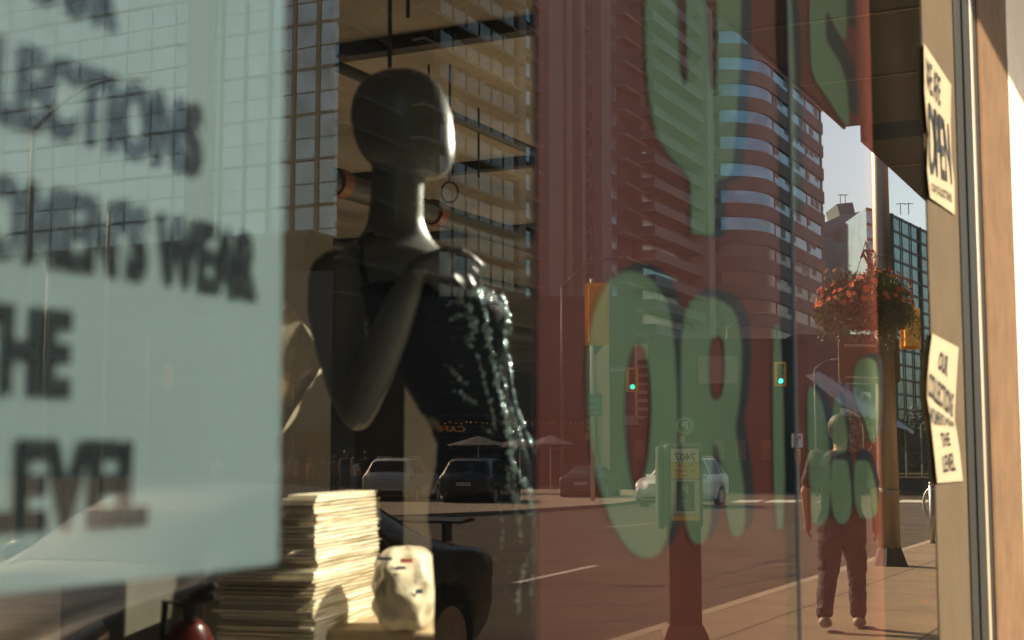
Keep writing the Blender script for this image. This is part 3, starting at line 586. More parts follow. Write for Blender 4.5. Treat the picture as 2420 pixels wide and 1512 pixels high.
# ================================================================== PEOPLE
def person(loc, rot, height, pose, cols, label, group=None, vox=.012, hair='short', sleeves=True, shorts=False, bag=False):
    """local frame: faces +x, y to the left, z up, metres for a height of 1.8 scaled"""
    t = thing('person', loc, label, 'person', group, rot); k = height/1.8
    def v(x, y, z): return Vector((x, y, z))*k
    J = dict(hipL=(0, .10, .94), hipR=(0, -.10, .94), kneeL=(.02, .11, .50), kneeR=(.02, -.11, .50), ankL=(-.02, .11, .085), ankR=(-.02, -.11, .085),
             shL=(0, .20, 1.47), shR=(0, -.20, 1.47), elL=(-.02, .27, 1.17), elR=(-.02, -.27, 1.17), wrL=(.04, .28, .92), wrR=(.04, -.28, .92), head=(.02, 0, 1.67), toeL=None, toeR=None)
    J.update(pose); J = {a: (v(*b) if b else None) for a, b in J.items()}
    def ell(z, rx, ry, cx=0, n=20): return [v(cx+rx*math.cos(2*math.pi*i/n), ry*math.sin(2*math.pi*i/n), z) for i in range(n)]
    torso = [ell(.88, .09, .13), ell(.95, .115, .165), ell(1.05, .11, .155), ell(1.18, .11, .15), ell(1.32, .125, .175), ell(1.42, .12, .185), ell(1.48, .09, .15), ell(1.53, .06, .08)]
    b = MB(); b.loft(torso); hd = J['head']
    b.caps(v(0, 0, 1.46), .058*k, hd-v(.01, 0, .05), .052*k); b.ball(hd+v(0, 0, .03), .098*k, 16, 12, (1.0, .80, 1.14)); b.ball(hd+v(.03, 0, -.045), .06*k, 12, 8, (1, .85, 1.05))
    b.caps(hd+v(.09, 0, .0), .016*k, hd+v(.108, 0, -.018), .014*k, 8)
    for s in (1, -1):
        b.ball(hd+v(0, s*.08, .0), .03*k, 8, 6, (.7, .35, 1)); sh, el, wr = (J[n_+('L' if s > 0 else 'R')] for n_ in ('sh', 'el', 'wr'))
        b.caps(sh, .058*k, el, .042*k); b.caps(el, .044*k, wr, .028*k); d = (wr-el).normalized(); pm = wr+d*.07*k; b.caps(wr, .028*k, pm, .034*k)
        fw = Vector((1, 0, 0)); ins_ = Vector((0, -s, 0))
        for i in range(4):
            o_ = fw*(.028-.018*i)*k; l_ = (.075, .085, .08, .062)[i]*k; a = pm+o_+d*.02*k; c = a+d*l_*.5; e = c+d*l_*.4+ins_*l_*.25; b.caps(a, .011*k, c, .010*k, 8); b.caps(c, .010*k, e, .0085*k, 8)
        a = wr+d*.02*k+fw*.02*k; b.caps(a, .014*k, a+d*.05*k+fw*.03*k, .010*k, 8)
        hp, kn, an = (J[n_+('L' if s > 0 else 'R')] for n_ in ('hip', 'knee', 'ank')); b.caps(hp, .088*k, kn, .056*k); b.caps(kn, .055*k, an, .036*k)
    b.build('body', M['skin'], t, smooth=True, local=True, voxel=vox*.75, sm=2)
    c = MB(); c.loft([[p_+(p_-v(0, 0, p_.z/k)).normalized()*.018*k for p_ in r] for r in torso[1:]])
    for s in (1, -1):
        sh, el = (J[n_+('L' if s > 0 else 'R')] for n_ in ('sh', 'el'))
        if sleeves: c.caps(sh, .078*k, sh+(el-sh)*.78, .066*k)
        else: c.caps(sh-v(0, s*.05, 0), .06*k, sh-v(0, s*.04, .05), .06*k)
    c.build('shirt', cols[0], t, smooth=True, local=True, voxel=vox, sm=4, wrinkle=.009 if vox < .02 else 0)
    c = MB(); c.loft([ell(.80, .10, .15), ell(.9, .13, .18), ell(1.0, .125, .172)])
    for s in (1, -1):
        hp, kn, an = (J[n_+('L' if s > 0 else 'R')] for n_ in ('hip', 'knee', 'ank')); c.caps(hp-v(0, 0, .02), .118*k, kn, (.088 if not shorts else .085)*k)
        if not shorts: c.caps(kn, .083*k, an+v(0, 0, .05), .070*k)
    c.build('trousers' if not shorts else 'shorts', cols[1], t, smooth=True, local=True, voxel=vox, sm=4, wrinkle=.011 if vox < .02 else 0)
    for s in (1, -1):
        an = J['ank'+('L' if s > 0 else 'R')]; td = J['toe'+('L' if s > 0 else 'R')] or v(.17, 0, -.055); q = MB(); q.caps(an+v(-.05, 0, -.030), .047*k, an+td*.6, .048*k); q.caps(an+td*.6, .048*k, an+td, .038*k)
        q.v = [Vector((p_.x, p_.y, max(p_.z, an.z-.083*k))) for p_ in q.v]; q.build('shoe', cols[3], t, smooth=True, local=True, voxel=vox*.8, sm=2)
    h = MB(); h.ball(hd+v(-.018, 0, .055), .112*k, 16, 12, (1.02, .90, 1.06)); h.caps(hd+v(-.055, 0, .0), .072*k, hd+v(-.055, 0, -.05), .055*k)
    if hair == 'long': h.caps(hd+v(-.06, 0, 0), .07*k, hd+v(-.09, 0, -.2), .055*k)
    h.v = [p_ if (p_.x-hd.x) < .045*k or p_.z > hd.z+.09*k else Vector((hd.x+.045*k, p_.y*.8, p_.z)) for p_ in h.v]
    h.build('hair', cols[2], t, smooth=True, local=True, voxel=vox*.7, sm=2)
    if bag:
        q = MB(); q.caps(v(-.17, .04, 1.36), .11*k, v(-.18, .04, 1.10), .12*k); q.build('backpack', cols[4], t, smooth=True, local=True, voxel=vox, sm=4)
    return t
CL = {n: mat('cloth_'+n, c, .85, var=.2, scale=12, bump=.3, bscale=60) for n, c in dict(black=(.018, .018, .02), navy=(.02, .028, .05), olive=(.05, .045, .03), grey=(.16, .17, .18), red=(.4, .05, .03), white=(.6, .58, .54), brown=(.12, .07, .04), blue=(.12, .17, .24), trs=(.030, .030, .040)).items()}
HAIR = mat('hair_dark', (.02, .014, .01), .6, var=.3, scale=40, stretch=(1, 1, .2))
HAIRB = mat('hair_brown', (.10, .055, .03), .6)
SHOE = mat('shoe_white', (.36, .33, .29), .6)
p = gd(1982, 1487); p.z = -.016
WALK = dict(hipL=(0, .09, .94), kneeL=(.10, .10, .52), ankL=(.16, .10, .10), hipR=(0, -.09, .93), kneeR=(-.06, -.11, .50), ankR=(-.22, -.12, .13), toeR=(.13, -.0, -.08),
            elL=(-.06, .29, 1.19), wrL=(-.10, .30, .93), elR=(-.05, -.29, 1.18), wrR=(.06, -.30, .93))
# he walks away along the avenue
person(p, R(-4), 1.84, WALK, (CL['black'], CL['trs'], HAIR, SHOE), 'man walking away along the pavement in dark shirt, dark trousers and pale trainers', vox=.012)
# pedestrians on the far corner
STAND = {}
W2 = dict(kneeL=(.12, .09, .51), ankL=(.2, .09, .09), kneeR=(-.03, -.1, .5), ankR=(-.2, -.1, .14), elL=(-.08, .25, 1.18), wrL=(.0, .26, .94), elR=(.05, -.25, 1.19), wrR=(.15, -.24, .97))
PG = 'pedestrians on the far corner'
peds = [(690, 1178, 57, 1.72, 200, W2, ('grey', 'trs', HAIR, 'black'), 'pedestrian with grey hoodie and dark trousers, nearest the white poster edge', {}),
 (733, 1176, 58, 1.62, 170, W2, ('red', 'black', HAIRB, 'black'), 'pedestrian in a red top among the group on the far corner', {'hair': 'long'}),
 (763, 1178, 59, 1.62, 10, STAND, ('black', 'navy', HAIR, 'black'), 'pedestrian in black with dark blue trousers, right of the one in red', {}),
 (789, 1176, 60, 1.68, 30, W2, ('brown', 'black', HAIR, 'black'), 'pedestrian in a brown top, left of the broad one in a dark vest', {}),
 (816, 1182, 56, 1.85, 25, W2, ('black', 'black', HAIRB, 'white'), 'tall pedestrian in dark sleeveless vest and shorts with pale arms', {'sleeves': False, 'shorts': True}),
 (834, 1178, 59, 1.60, 40, STAND, ('white', 'blue', HAIRB, 'white'), 'pedestrian in a white top half hidden behind the tall one', {'hair': 'long'}),
 (864, 1184, 55, 1.82, 20, W2, ('navy', 'black', HAIR, 'grey'), 'pedestrian in navy T-shirt, the closest to the light coloured car', {}),
 (660, 1180, 56, 1.60, 190, STAND, ('white', 'blue', HAIRB, 'white'), 'pedestrian in pale clothes seen against the poster edge', {'hair': 'long'}),
 (512, 1182, 50, 1.66, 200, W2, ('white', 'grey', HAIRB, 'white'), 'pedestrian in white seen faintly over the white poster', {'bag': False})]
for px, py, zh, hh, rr_, ps, cc, lab, kw in peds:
    p = st(px, zh, 0); person(p, -R(rr_), hh, ps, (CL[cc[0]], CL[cc[1]], cc[2], CL[cc[3]]), lab, PG, vox=.028, **kw)
# ================================================================== VEHICLES
def cr(p0, p1, p2, p3, t): return .5*((2*p1)+(-p0+p2)*t+(2*p0-5*p1+4*p2-p3)*t*t+(-p0+3*p1-3*p2+p3)*t*t*t)
def samp(a, u):
    n = len(a)-1; i = max(0, min(n-1, int(u))); t = u-i
    return cr(a[max(0, i-1)], a[i], a[i+1], a[min(n, i+2)], t)
SUV = [(0, .50, .78, .92, .84, .66), (.012, .40, .92, 1.02, .91, .78), (.045, .32, 1.02, 1.22, .95, .74), (.12, .25, 1.06, 1.66, .955, .67), (.30, .22, 1.04, 1.71, .96, .67), (.50, .22, 1.01, 1.69, .96, .66), (.60, .22, 1.0, 1.58, .96, .64), (.73, .22, .99, 1.09, .955, .76), (.86, .22, .95, 1.03, .94, .74), (.955, .28, .80, .90, .88, .62), (1, .40, .58, .66, .74, .45)]
SED = [(0, .45, .70, .84, .80, .62), (.015, .36, .84, .95, .87, .72), (.06, .26, .90, 1.01, .90, .70), (.155, .22, .93, 1.06, .905, .68), (.28, .22, .93, 1.33, .91, .58), (.42, .2, .92, 1.43, .91, .57), (.55, .2, .91, 1.41, .91, .57), (.63, .2, .90, 1.27, .91, .60), (.74, .2, .89, .98, .90, .70), (.87, .2, .82, .89, .89, .66), (.96, .26, .66, .76, .82, .55), (1, .38, .52, .60, .68, .4)]
PAINT = {n: mat('paint_'+n, c, .38, .2, var=.06, coat=.25 if n == 'grey' else .7, spec=.3) for n, c in dict(silver=(.42, .42, .40), grey=(.085, .10, .11), dark=(.02, .025, .03), white=(.72, .70, .66), blue=(.05, .09, .14)).items()}
LRED = mat('lamp_red', (.35, .015, .01), .2, coat=1); LCLR = mat('lamp_clear', (.75, .75, .72), .1, .3, coat=1); LORG = mat('lamp_amber', (.6, .14, .02), .2)
def car(loc, rot, prof, L, k, paint, label, group=None, lit=None, plate='ATKB 417', spoiler=False, grille=False, cat='car', wheel=.345):
    t = thing('parked_car' if spoiler else 'car', loc, label, cat, group, rot); hw = .96*k
    def ring_pts(u):
        s_, zb, zl, zt, w_, wr = [samp([p[i] for p in prof], u) for i in range(6)]; x = (s_-.5)*L
        return [Vector(p) for p in ((x, 0, zb), (x, w_*.80, zb), (x, w_*.97, zb+.10), (x, w_, (zb+zl)*.5+.03), (x, w_*.985, zl), (x, (w_*.97+wr)*.5+.02, (zl+zt)*.5), (x, wr, zt-.055), (x, wr*.72, zt-.01), (x, 0, zt))]
    def surf(u, v, side=1, out=0):
        def q(u, v):
            r = ring_pts(u); return Vector([samp([p[i] for p in r], v) for i in range(3)])
        p = q(u, v)
        if out:
            e = .02; n_ = (q(min(u+e, len(prof)-1), v)-q(max(0, u-e), v)).cross(q(u, min(8, v+e))-q(u, max(0, v-e)))
            if n_.length: n_.normalize()
            if n_.y*1+n_.z*.6 < 0 and v < 7.9: n_ = -n_
            if v >= 7.9 and n_.z < 0: n_ = -n_
            p = p+n_*out
        return Vector((p.x, p.y*side, p.z))
    nu = (len(prof)-1)*4; rr = []
    for i in range(nu+1):
        u = i/4; half = [surf(u, j/2) for j in range(17)]; rr.append(half+[Vector((p.x, -p.y, p.z)) for p in reversed(half[1:-1])])
    cx = [(-.5+.185)*L, (.5-.19)*L]; cut = []
    for x in cx:
        c = MB(); c.tube([(x, -2, wheel), (x, 2, wheel)], wheel+.06, 24); cut.append(c.build('cutter', M['black']))
    b = MB(); b.loft(rr); body = b.build('body', PAINT[paint], t, smooth=True, local=True, cut=cut)
    for c in cut: bpy.data.objects.remove(c)
    b = MB(); b.box((-.42*L, -.80, .16), (.42*L, .80, .62)); b.build('underbody', M['black'], t, local=True)
    def patch(name, u0, u1, v0, v1, m_, side=None, out=.006, nu_=6, nv=4, par=None):
        q = MB()
        sides = (side,) if side else (1, -1)
        if side is None:    # across the centre line
            cols_ = [(v, 1) for v in [v0+(8-v0)*j/nv for j in range(nv+1)]]+[(v, -1) for v in [v0+(8-v0)*j/nv for j in range(nv-1, -1, -1)]]
        else: cols_ = [(v0+(v1-v0)*j/nv, side) for j in range(nv+1)]
        vs = []
        for i in range(nu_+1):
            for v, s_ in cols_: vs.append(surf(u0+(u1-u0)*i/nu_, v, s_, out))
        c_ = len(cols_); q.add(vs, [(i*c_+j, i*c_+j+1, (i+1)*c_+j+1, (i+1)*c_+j) for i in range(nu_) for j in range(c_-1)])
        return q.build(name, m_, par or t, smooth=True, local=True)
    suv = prof is SUV
    for s_ in (1, -1):
        if suv: ws = ((2.75, 3.45), (3.53, 4.55), (4.65, 6.2))
        else: ws = ((3.45, 4.35), (4.45, 5.55), (5.63, 7.1))
        for a, c in ws: patch('side_window', a, c, 4.25, 5.85, M['glassd'], s_)
    patch('rear_window', *((1.95, 2.8) if suv else (3.1, 3.95)), 6.15, 8, M['glassd']); patch('windscreen', *((6.15, 6.9) if suv else (6.95, 7.85)), 6.15, 8, M['glassd'])
    for s_ in (1, -1):
        patch('tail_light', *((1.0, 1.9) if suv else (.35, 1.15)), 3.9 if suv else 3.6, 4.9 if suv else 4.6, LRED, s_, .012)
        patch('headlight', len(prof)-2.6, len(prof)-1.55, 3.7, 4.5, LCLR, s_, .012)
        q = MB(); x = (.62-.5)*L; q.ball((x, s_*(hw+.10), 1.06*(.95 if not suv else 1)), .11, 12, 8, (.55, 1, .7)); q.tube([(x, s_*(hw-.08), 1.0*(.95 if not suv else 1)), (x, s_*(hw+.06), 1.03*(.95 if not suv else 1))], .03, 8); q.build('door_mirror', PAINT[paint], t, smooth=True, local=True)
    for x in cx:
        for s_ in (1, -1):
            y = s_*.83; wl = bpy.data.objects.new('wheel', None); COL.objects.link(wl); wl.parent = t; wl.location = (x, y, wheel)
            q = MB(); q.loft([[Vector((r_*math.cos(2*math.pi*i/28), dy*s_, r_*math.sin(2*math.pi*i/28))) for i in range(28)] for dy, r_ in ((-.11, wheel*.72), (-.115, wheel*.95), (-.08, wheel), (.08, wheel), (.112, wheel*.95), (.11, wheel*.7), (.03, wheel*.66))]); q.build('tyre', M['black'], wl, smooth=False, local=True)
            q = MB(); q.tube([(0, .04*s_, 0), (0, .085*s_, 0)], wheel*.18, 16)
            for i in range(10):
                a = 2*math.pi*i/10; q.tube([(math.cos(a)*.05, .08*s_, math.sin(a)*.05), (math.cos(a)*wheel*.68, .10*s_, math.sin(a)*wheel*.68)], .017, 6)
            q.tube([(0, .09*s_, 0), (0, .11*s_, 0)], wheel*.70, 28); q.v = q.v
            q.build('rim', M['metal'], wl, local=True)
    # bumper trims, plate
    q = MB(); q.box((-.5*L-.015, -.26, .72 if suv else .62), (-.5*L+.05, .26, .84 if suv else .74)); pl = q.build('number_plate', mat('plate', (.55, .56, .56), .5), t, local=True)
    q = MB(); put_text(q, plate, (-.5*L-.017, .22, .74 if suv else .64), (0, -1, 0), .44, .075, .01); q.build('plate_number', mat('plate_ink', (.03, .05, .2), .5), pl, local=True)
    q = MB(); q.box((-.5*L-.01, -.62, .36), (-.5*L+.25, .62, .52)); q.box((.5*L-.3, -.55, .32), (.5*L-.02, .55, .46)); q.build('bumper_trim', M['black'], t, local=True, bevel=.03)
    if grille or suv:
        q = MB()
        for i in range(4): q.box((.5*L-.10, -.42+i*.03, .62+i*.055), (.5*L+.005-.018*i, .42-i*.03, .645+i*.055))
        q.build('grille', M['chrome'], t, local=True)
    if spoiler:
        q = MB(); x = -.5*L+.16
        q.loft([[Vector((x+a, y, 1.115+h_)) for a, h_ in ((-.10, .03), (-.02, .045), (.11, .02), (.11, .0), (-.02, .01), (-.10, .015))] for y in (-.72, -.6, 0, .6, .72)])
        for s_ in (1, -1): q.box((x-.03, s_*.55-.015, .98), (x+.07, s_*.55+.015, 1.125))
        q.build('spoiler', PAINT[paint], t, local=True, smooth=False)
    if suv:
        q = MB()
        for s_ in (1, -1): q.tube([(-.33*L, s_*.60, 1.71), (-.30*L, s_*.61, 1.75), (.02*L, s_*.60, 1.75), (.05*L, s_*.59, 1.69)], .018, 8)
        q.build('roof_rail', M['black'] if paint == 'dark' else M['metal'], t, local=True)
    if lit:
        for s_ in (1, -1):
            q = MB(); q.ball((.5*L-.12, s_*.70, .70), .075, 10, 8, (.5, 1, .6)); q.build('lamp', mat('lamp_lit', (.9, .9, .8), .4, emit=(1, .93, .8), es=lit), t, local=True)
    return t
car(Vector((7.25, -4.95, RZ)), R(180), SED, 4.55, 1, 'grey', 'grey saloon with a boot spoiler parked at the kerb, roof low across the bottom left', None, spoiler=True, plate='BXRM 204')
SG = 'cars on the avenue'
p = gd(955, 1188, RZ); car(p, R(-14), SUV, 4.8, 1, 'silver', 'pale silver off-roader seen from behind, left of the dark one', SG, plate='CFLK 952')
p = gd(1140, 1192, RZ); car(p, R(-10), SUV, 4.6, 1, 'dark', 'dark blue black off-roader seen from behind, right of the pale silver one', SG, plate='BVNE 318')
p = gd(1610, 1196, RZ); car(p, R(183), SUV, 4.55, 1, 'white', 'white crossover coming towards us behind the parking machine', SG, grille=True)
p = gd(2145, 1122, RZ); p = st(2146, 98, RZ); car(p, R(186), SUV, 4.6, 1, 'grey', 'grey car far down the avenue, just right of the metal pole', SG)
p = st(2212, 82, RZ); car(p, R(180), SUV, 4.6, 1, 'blue', 'dark blue car with lit headlamps half hidden by the beige pilaster', SG, lit=6)
p = st(1395, 60, RZ); car(p, R(-12), SED, 4.5, 1, 'dark', 'dark low car under the red poster behind the white crossover', SG)

# ================================================================== POLE WITH FLOWER BASKET
PIK = mat('pole_metal', (.38, .32, .26), .42, .55, var=.12, scale=2, bump=.1, stretch=(1, 1, .3))
p = gd(2094, 1336); p.z = 0; pole = thing('lamp_post', p, 'tall tapered metal lamp post carrying the orange flower basket on the pavement', 'lamp post')
m = MB(); m.tube([p+Vector((0, 0, .02)), p+Vector((0, 0, 3.2)), p+Vector((0, 0, 8.5))], [.155, .13, .10], 24); m.build('shaft', PIK, pole, smooth=True)
m = MB(); m.tube([p, p+Vector((0, 0, .05)), p+Vector((0, 0, .28))], [.25, .23, .15], 8); m.build('base_flange', mat('base_dark', (.05, .045, .04), .6), pole)
for z, r_ in ((1.02, .152), (3.0, .138), (4.15, .13), (4.35, .13)):
    m = MB(); m.tube([p+Vector((0, 0, z)), p+Vector((0, 0, z+.035))], r_+.006, 20); m.build('strap_band', M['metal'], pole)
m = MB(); q = p+Vector((0, 0, 4.45)); r_ = Vector((U.x, -U.y, 0)); m.tube([q+r_*-.05, q-r_*.26, q-r_*.30-Vector((0, 0, .1))], .022, 8); m.tube([q-r_*.22, q-r_*.06-Vector((0, 0, .45))], .02, 8); m.tube([q-r_*.06-Vector((0, 0, .45)), q-r_*.28-Vector((0, 0, .02))], .018, 8); m.build('bracket', M['black'], pole)
m = MB(); m.tube([p+Vector((0, 0, 8.2)), p+Vector((-.3, -1.2, 8.7)), p+Vector((-.4, -2.6, 8.8))], [.05, .04, .035], 8); m.build('lamp_arm', PIK, pole)
bk = st(2056, 19.2, 0); bz = ht(742, 19.2); bk.z = bz; fb = thing('flower_basket', bk, 'hanging basket overflowing with orange red flowers beside the lamp post', 'flower basket')
m = MB(); m.loft([[bk+Vector((r_*math.cos(2*math.pi*i/24), r_*math.sin(2*math.pi*i/24), z)) for i in range(24)] for z, r_ in ((-.22, .08), (-.2, .18), (-.08, .28), (.06, .32), (.08, .30))]); m.build('pot', mat('pot_brown', (.10, .045, .025), .85, bump=.6, bscale=40), fb)
m = MB()
for a in (0, 2.1, 4.2): m.tube([bk+Vector((.3*math.cos(a), .3*math.sin(a), .06)), Vector((p.x, p.y, 4.4))-r_*0 if False else bk+Vector((0, 0, 1.0))], .006, 5)
m.build('hanging_chain', M['black'], fb)
LEAF = mat('leaf_green', (.09, .13, .035), .6, var=.55, scale=6); LEAF2 = mat('leaf_olive', (.2, .2, .07), .6, var=.4, scale=6); PET = mat('petal_orange', (1.0, .22, .03), .55, var=.25, scale=9); PET2 = mat('petal_pink', (.35, .06, .09), .55, var=.3, scale=9)  # second leaf tone is a paler olive, picked at random
random.seed(11)
def leafq(mb, c, s, asp=.5):
    d = Vector((random.gauss(0, 1), random.gauss(0, 1), random.gauss(0, .7))).normalized(); u = d.cross(Vector((0, 0, 1))).normalized()*s*asp; d = d*s; k = Vector((0, 0, -s*.25))
    mb.add([c-d, c-u*.9, c+u*.9, c+d+k], [(0, 1, 3, 2)])
lf, l2, pt, p2 = MB(), MB(), MB(), MB()
def bsurf(a, e): return 1+.13*math.sin(a*3+1)+.09*math.sin(a*7+e*5)+.10*math.sin(e*6+a*2)
for i in range(15000):
    a = random.uniform(0, 2*math.pi); e = math.asin(random.uniform(-.62, 1)); rr_ = random.uniform(.35, 1.0)**.5; lump = bsurf(a, e)
    c = bk+Vector((math.cos(a)*math.cos(e)*.62*rr_*lump, math.sin(a)*math.cos(e)*.62*rr_*lump, .06+math.sin(e)*.50*rr_*lump))
    if e < -.12 and rr_ < .80: continue
    leafq(lf if random.random() < .8 else l2, c, random.uniform(.022, .042))
for i in range(150):    # trailing stems
    a = random.uniform(0, 2*math.pi); rad = random.uniform(.45, .72); ln = random.uniform(.1, .42); c = bk+Vector((math.cos(a)*rad, math.sin(a)*rad, -.05))
    for j in range(int(ln*70)): leafq(lf if random.random() < .5 else l2, c+Vector((random.gauss(0, .02), random.gauss(0, .02), -ln*random.random())), random.uniform(.012, .024))
for i in range(150):
    a = random.uniform(0, 2*math.pi); e = math.asin(random.uniform(-.05, .97)); L_ = bsurf(a, e)*1.03; q = bk+Vector((math.cos(a)*math.cos(e)*.63*L_, math.sin(a)*math.cos(e)*.63*L_, .08+math.sin(e)*.52*L_))
    nrm = (q-bk).normalized(); u = nrm.cross(Vector((0, 0, 1))).normalized(); v_ = nrm.cross(u); sz = random.uniform(.026, .044); tgt = pt if random.random() < .9 else p2
    for j in range(5):
        b_ = j*1.2566+a; d_ = (u*math.cos(b_)+v_*math.sin(b_)); e_ = (u*math.cos(b_+.55)+v_*math.sin(b_+.55)); f_ = (u*math.cos(b_-.55)+v_*math.sin(b_-.55)); tgt.add([q, q+f_*sz*.8+nrm*sz*.35, q+d_*sz*1.25+nrm*sz*.15, q+e_*sz*.8+nrm*sz*.35], [(0, 1, 2, 3)])
lf.build('foliage', LEAF, fb); l2.build('foliage', LEAF2, fb); pt.build('flowers', PET, fb); p2.build('flowers', PET2, fb)
# ------------------------------------------------------------------ parking machine
zh = 11.2; p = st(1609, zh, 0); SGN = mat('machine_green', (.06, .09, .06), .45, .2); MPOST = mat('machine_post', (.05, .028, .02), .5, .2)
pm = thing('parking_machine', p, 'green parking pay machine numbered 7407 on a dark post at the kerb', 'pay machine')
face = Vector((-math.cos(TH), math.sin(TH), 0)); rg = Vector((-math.sin(TH), -math.cos(TH), 0))   # face looks back to the shop; rg = to the reader's right
def pbox(a0, a1, d0, d1, z0, z1):
    q = MB(); q.add([p+rg*a+face*b+Vector((0, 0, c)) for a in (a0, a1) for b in (d0, d1) for c in (z0, z1)], [(0, 1, 3, 2), (4, 6, 7, 5), (0, 4, 5, 1), (2, 3, 7, 6), (0, 2, 6, 4), (1, 5, 7, 3)]); return q
pbox(-.125, .125, -.12, .12, .15, .96).build('post', MPOST, pm, bevel=.012)
m = MB(); m.loft([[p+rg*a*s_+face*b*s_+Vector((0, 0, z)) for a, b in ((-.17, -.15), (.17, -.15), (.17, .15), (-.17, .15))] for z, s_ in ((0, 1.05), (.12, 1.0), (.20, .80))]); m.build('base', mat('machine_base', (.16, .10, .07), .5, .3), pm, bevel=.01)
pbox(-.145, .145, -.13, .13, .94, 1.59).build('housing', SGN, pm, bevel=.03)
pbox(-.235, -.168, -.10, .08, .86, 1.55).build('side_case', SGN, pm, bevel=.02) if False else pbox(.148, .205, -.10, .08, .93, 1.57).build('side_case', SGN, pm, bevel=.02)
zz = lambda py: ht(py, zh)
def front(name, a0, a1, py0, py1, m_, d=.134): return pbox(a0, a1, .1, d, zz(py1), zz(py0)).build(name, m_, pm, bevel=.002)
front('number_sticker', -.115, .105, 1060, 1092, mat('sticker_white', (.85, .83, .72), .5)); q = MB(); put_text(q, '7407', p+rg*-.085+face*.1375+Vector((0, 0, zz(1089))), rg, .165, .062, .03); q.build('number', INK, pm)
front('yellow_sticker', -.115, .105, 1093.5, 1130, mat('sticker_yellow', (.95, .58, .06), .5))
for s_, py, w_ in (('Pay with', 1104, .12), ('the Green P', 1115, .15), ('App', 1127, .06)):
    q = MB(); put_text(q, s_, p+rg*(-w_/2-.005)+face*.1375+Vector((0, 0, zz(py))), rg, w_, .026, .01); q.build('sticker_text', INK, pm)
front('screen_surround', -.115, .105, 1132, 1214, mat('surround', (.62, .63, .52), .5)); front('payment_panel', -.075, .065, 1136, 1206, mat('panel_dark', (.03, .03, .025), .3), .138)
q = MB(); put_text(q, 'P', p+rg*-.025+face*.1405+Vector((0, 0, zz(1165))), rg, .05, .065, .02); put_text(q, 'CARDS', p+rg*-.045+face*.1405+Vector((0, 0, zz(1186))), rg, .08, .02, .01); put_text(q, 'TICKET', p+rg*-.045+face*.1405+Vector((0, 0, zz(1197))), rg, .08, .02, .01); q.build('panel_text', mat('ink_pale', (.4, .4, .35), .5), pm)
front('yellow_strip', -.115, .105, 1215.5, 1228, mat('sticker_yellow', (.7, .42, .05), .5))
def disc(c, r, d, n=28):
    q = MB(); q.loft([[c+rg*r*math.cos(2*math.pi*i/n)+Vector((0, 0, r*math.sin(2*math.pi*i/n)))+face*k for i in range(n)] for k in (0, d)]); return q
c = p+Vector((0, 0, zz(1006))); pbox(-.02, .02, -.01, .01, 1.55, zz(1030)).build('sign_stem', M['metal'], pm)
disc(c-rg*.02, .082, .012).build('round_sign', mat('sign_green', (.03, .22, .12), .5), pm); disc(c-rg*.02+face*.012, .062, .003).build('sign_ring', mat('surround', (.62, .63, .52), .5), pm); disc(c-rg*.02+face*.015, .054, .003).build('sign_centre', mat('sign_green', (.03, .22, .12), .5), pm)
q = MB(); put_text(q, 'P', c-rg*.045+face*.0195-Vector((0, 0, .035)), rg, .05, .07, .03); q.build('sign_letter', mat('surround', (.62, .63, .52), .5), pm)
# ------------------------------------------------------------------ cycle post
p = gd(2197, 1284); t = thing('bicycle_post', p, 'slim steel cycle parking post with a ring, close to the beige pilaster', 'bike post')
m = MB(); m.tube([p, p+Vector((0, 0, 1.04))], .045, 14); m.ball(p+Vector((0, 0, 1.05)), .05, 12, 8); m.build('post', M['metal'], t, smooth=True)
m = MB(); c = p+Vector((0, 0, .70)); u_ = Vector((.35, -.94, 0)).normalized(); m.tube([c+u_*math.cos(a)*.16+Vector((0, 0, math.sin(a)*.26)) for a in [2*math.pi*k/30 for k in range(31)]], .028, 10, cap=False); m.build('ring', M['metal'], t, smooth=True)
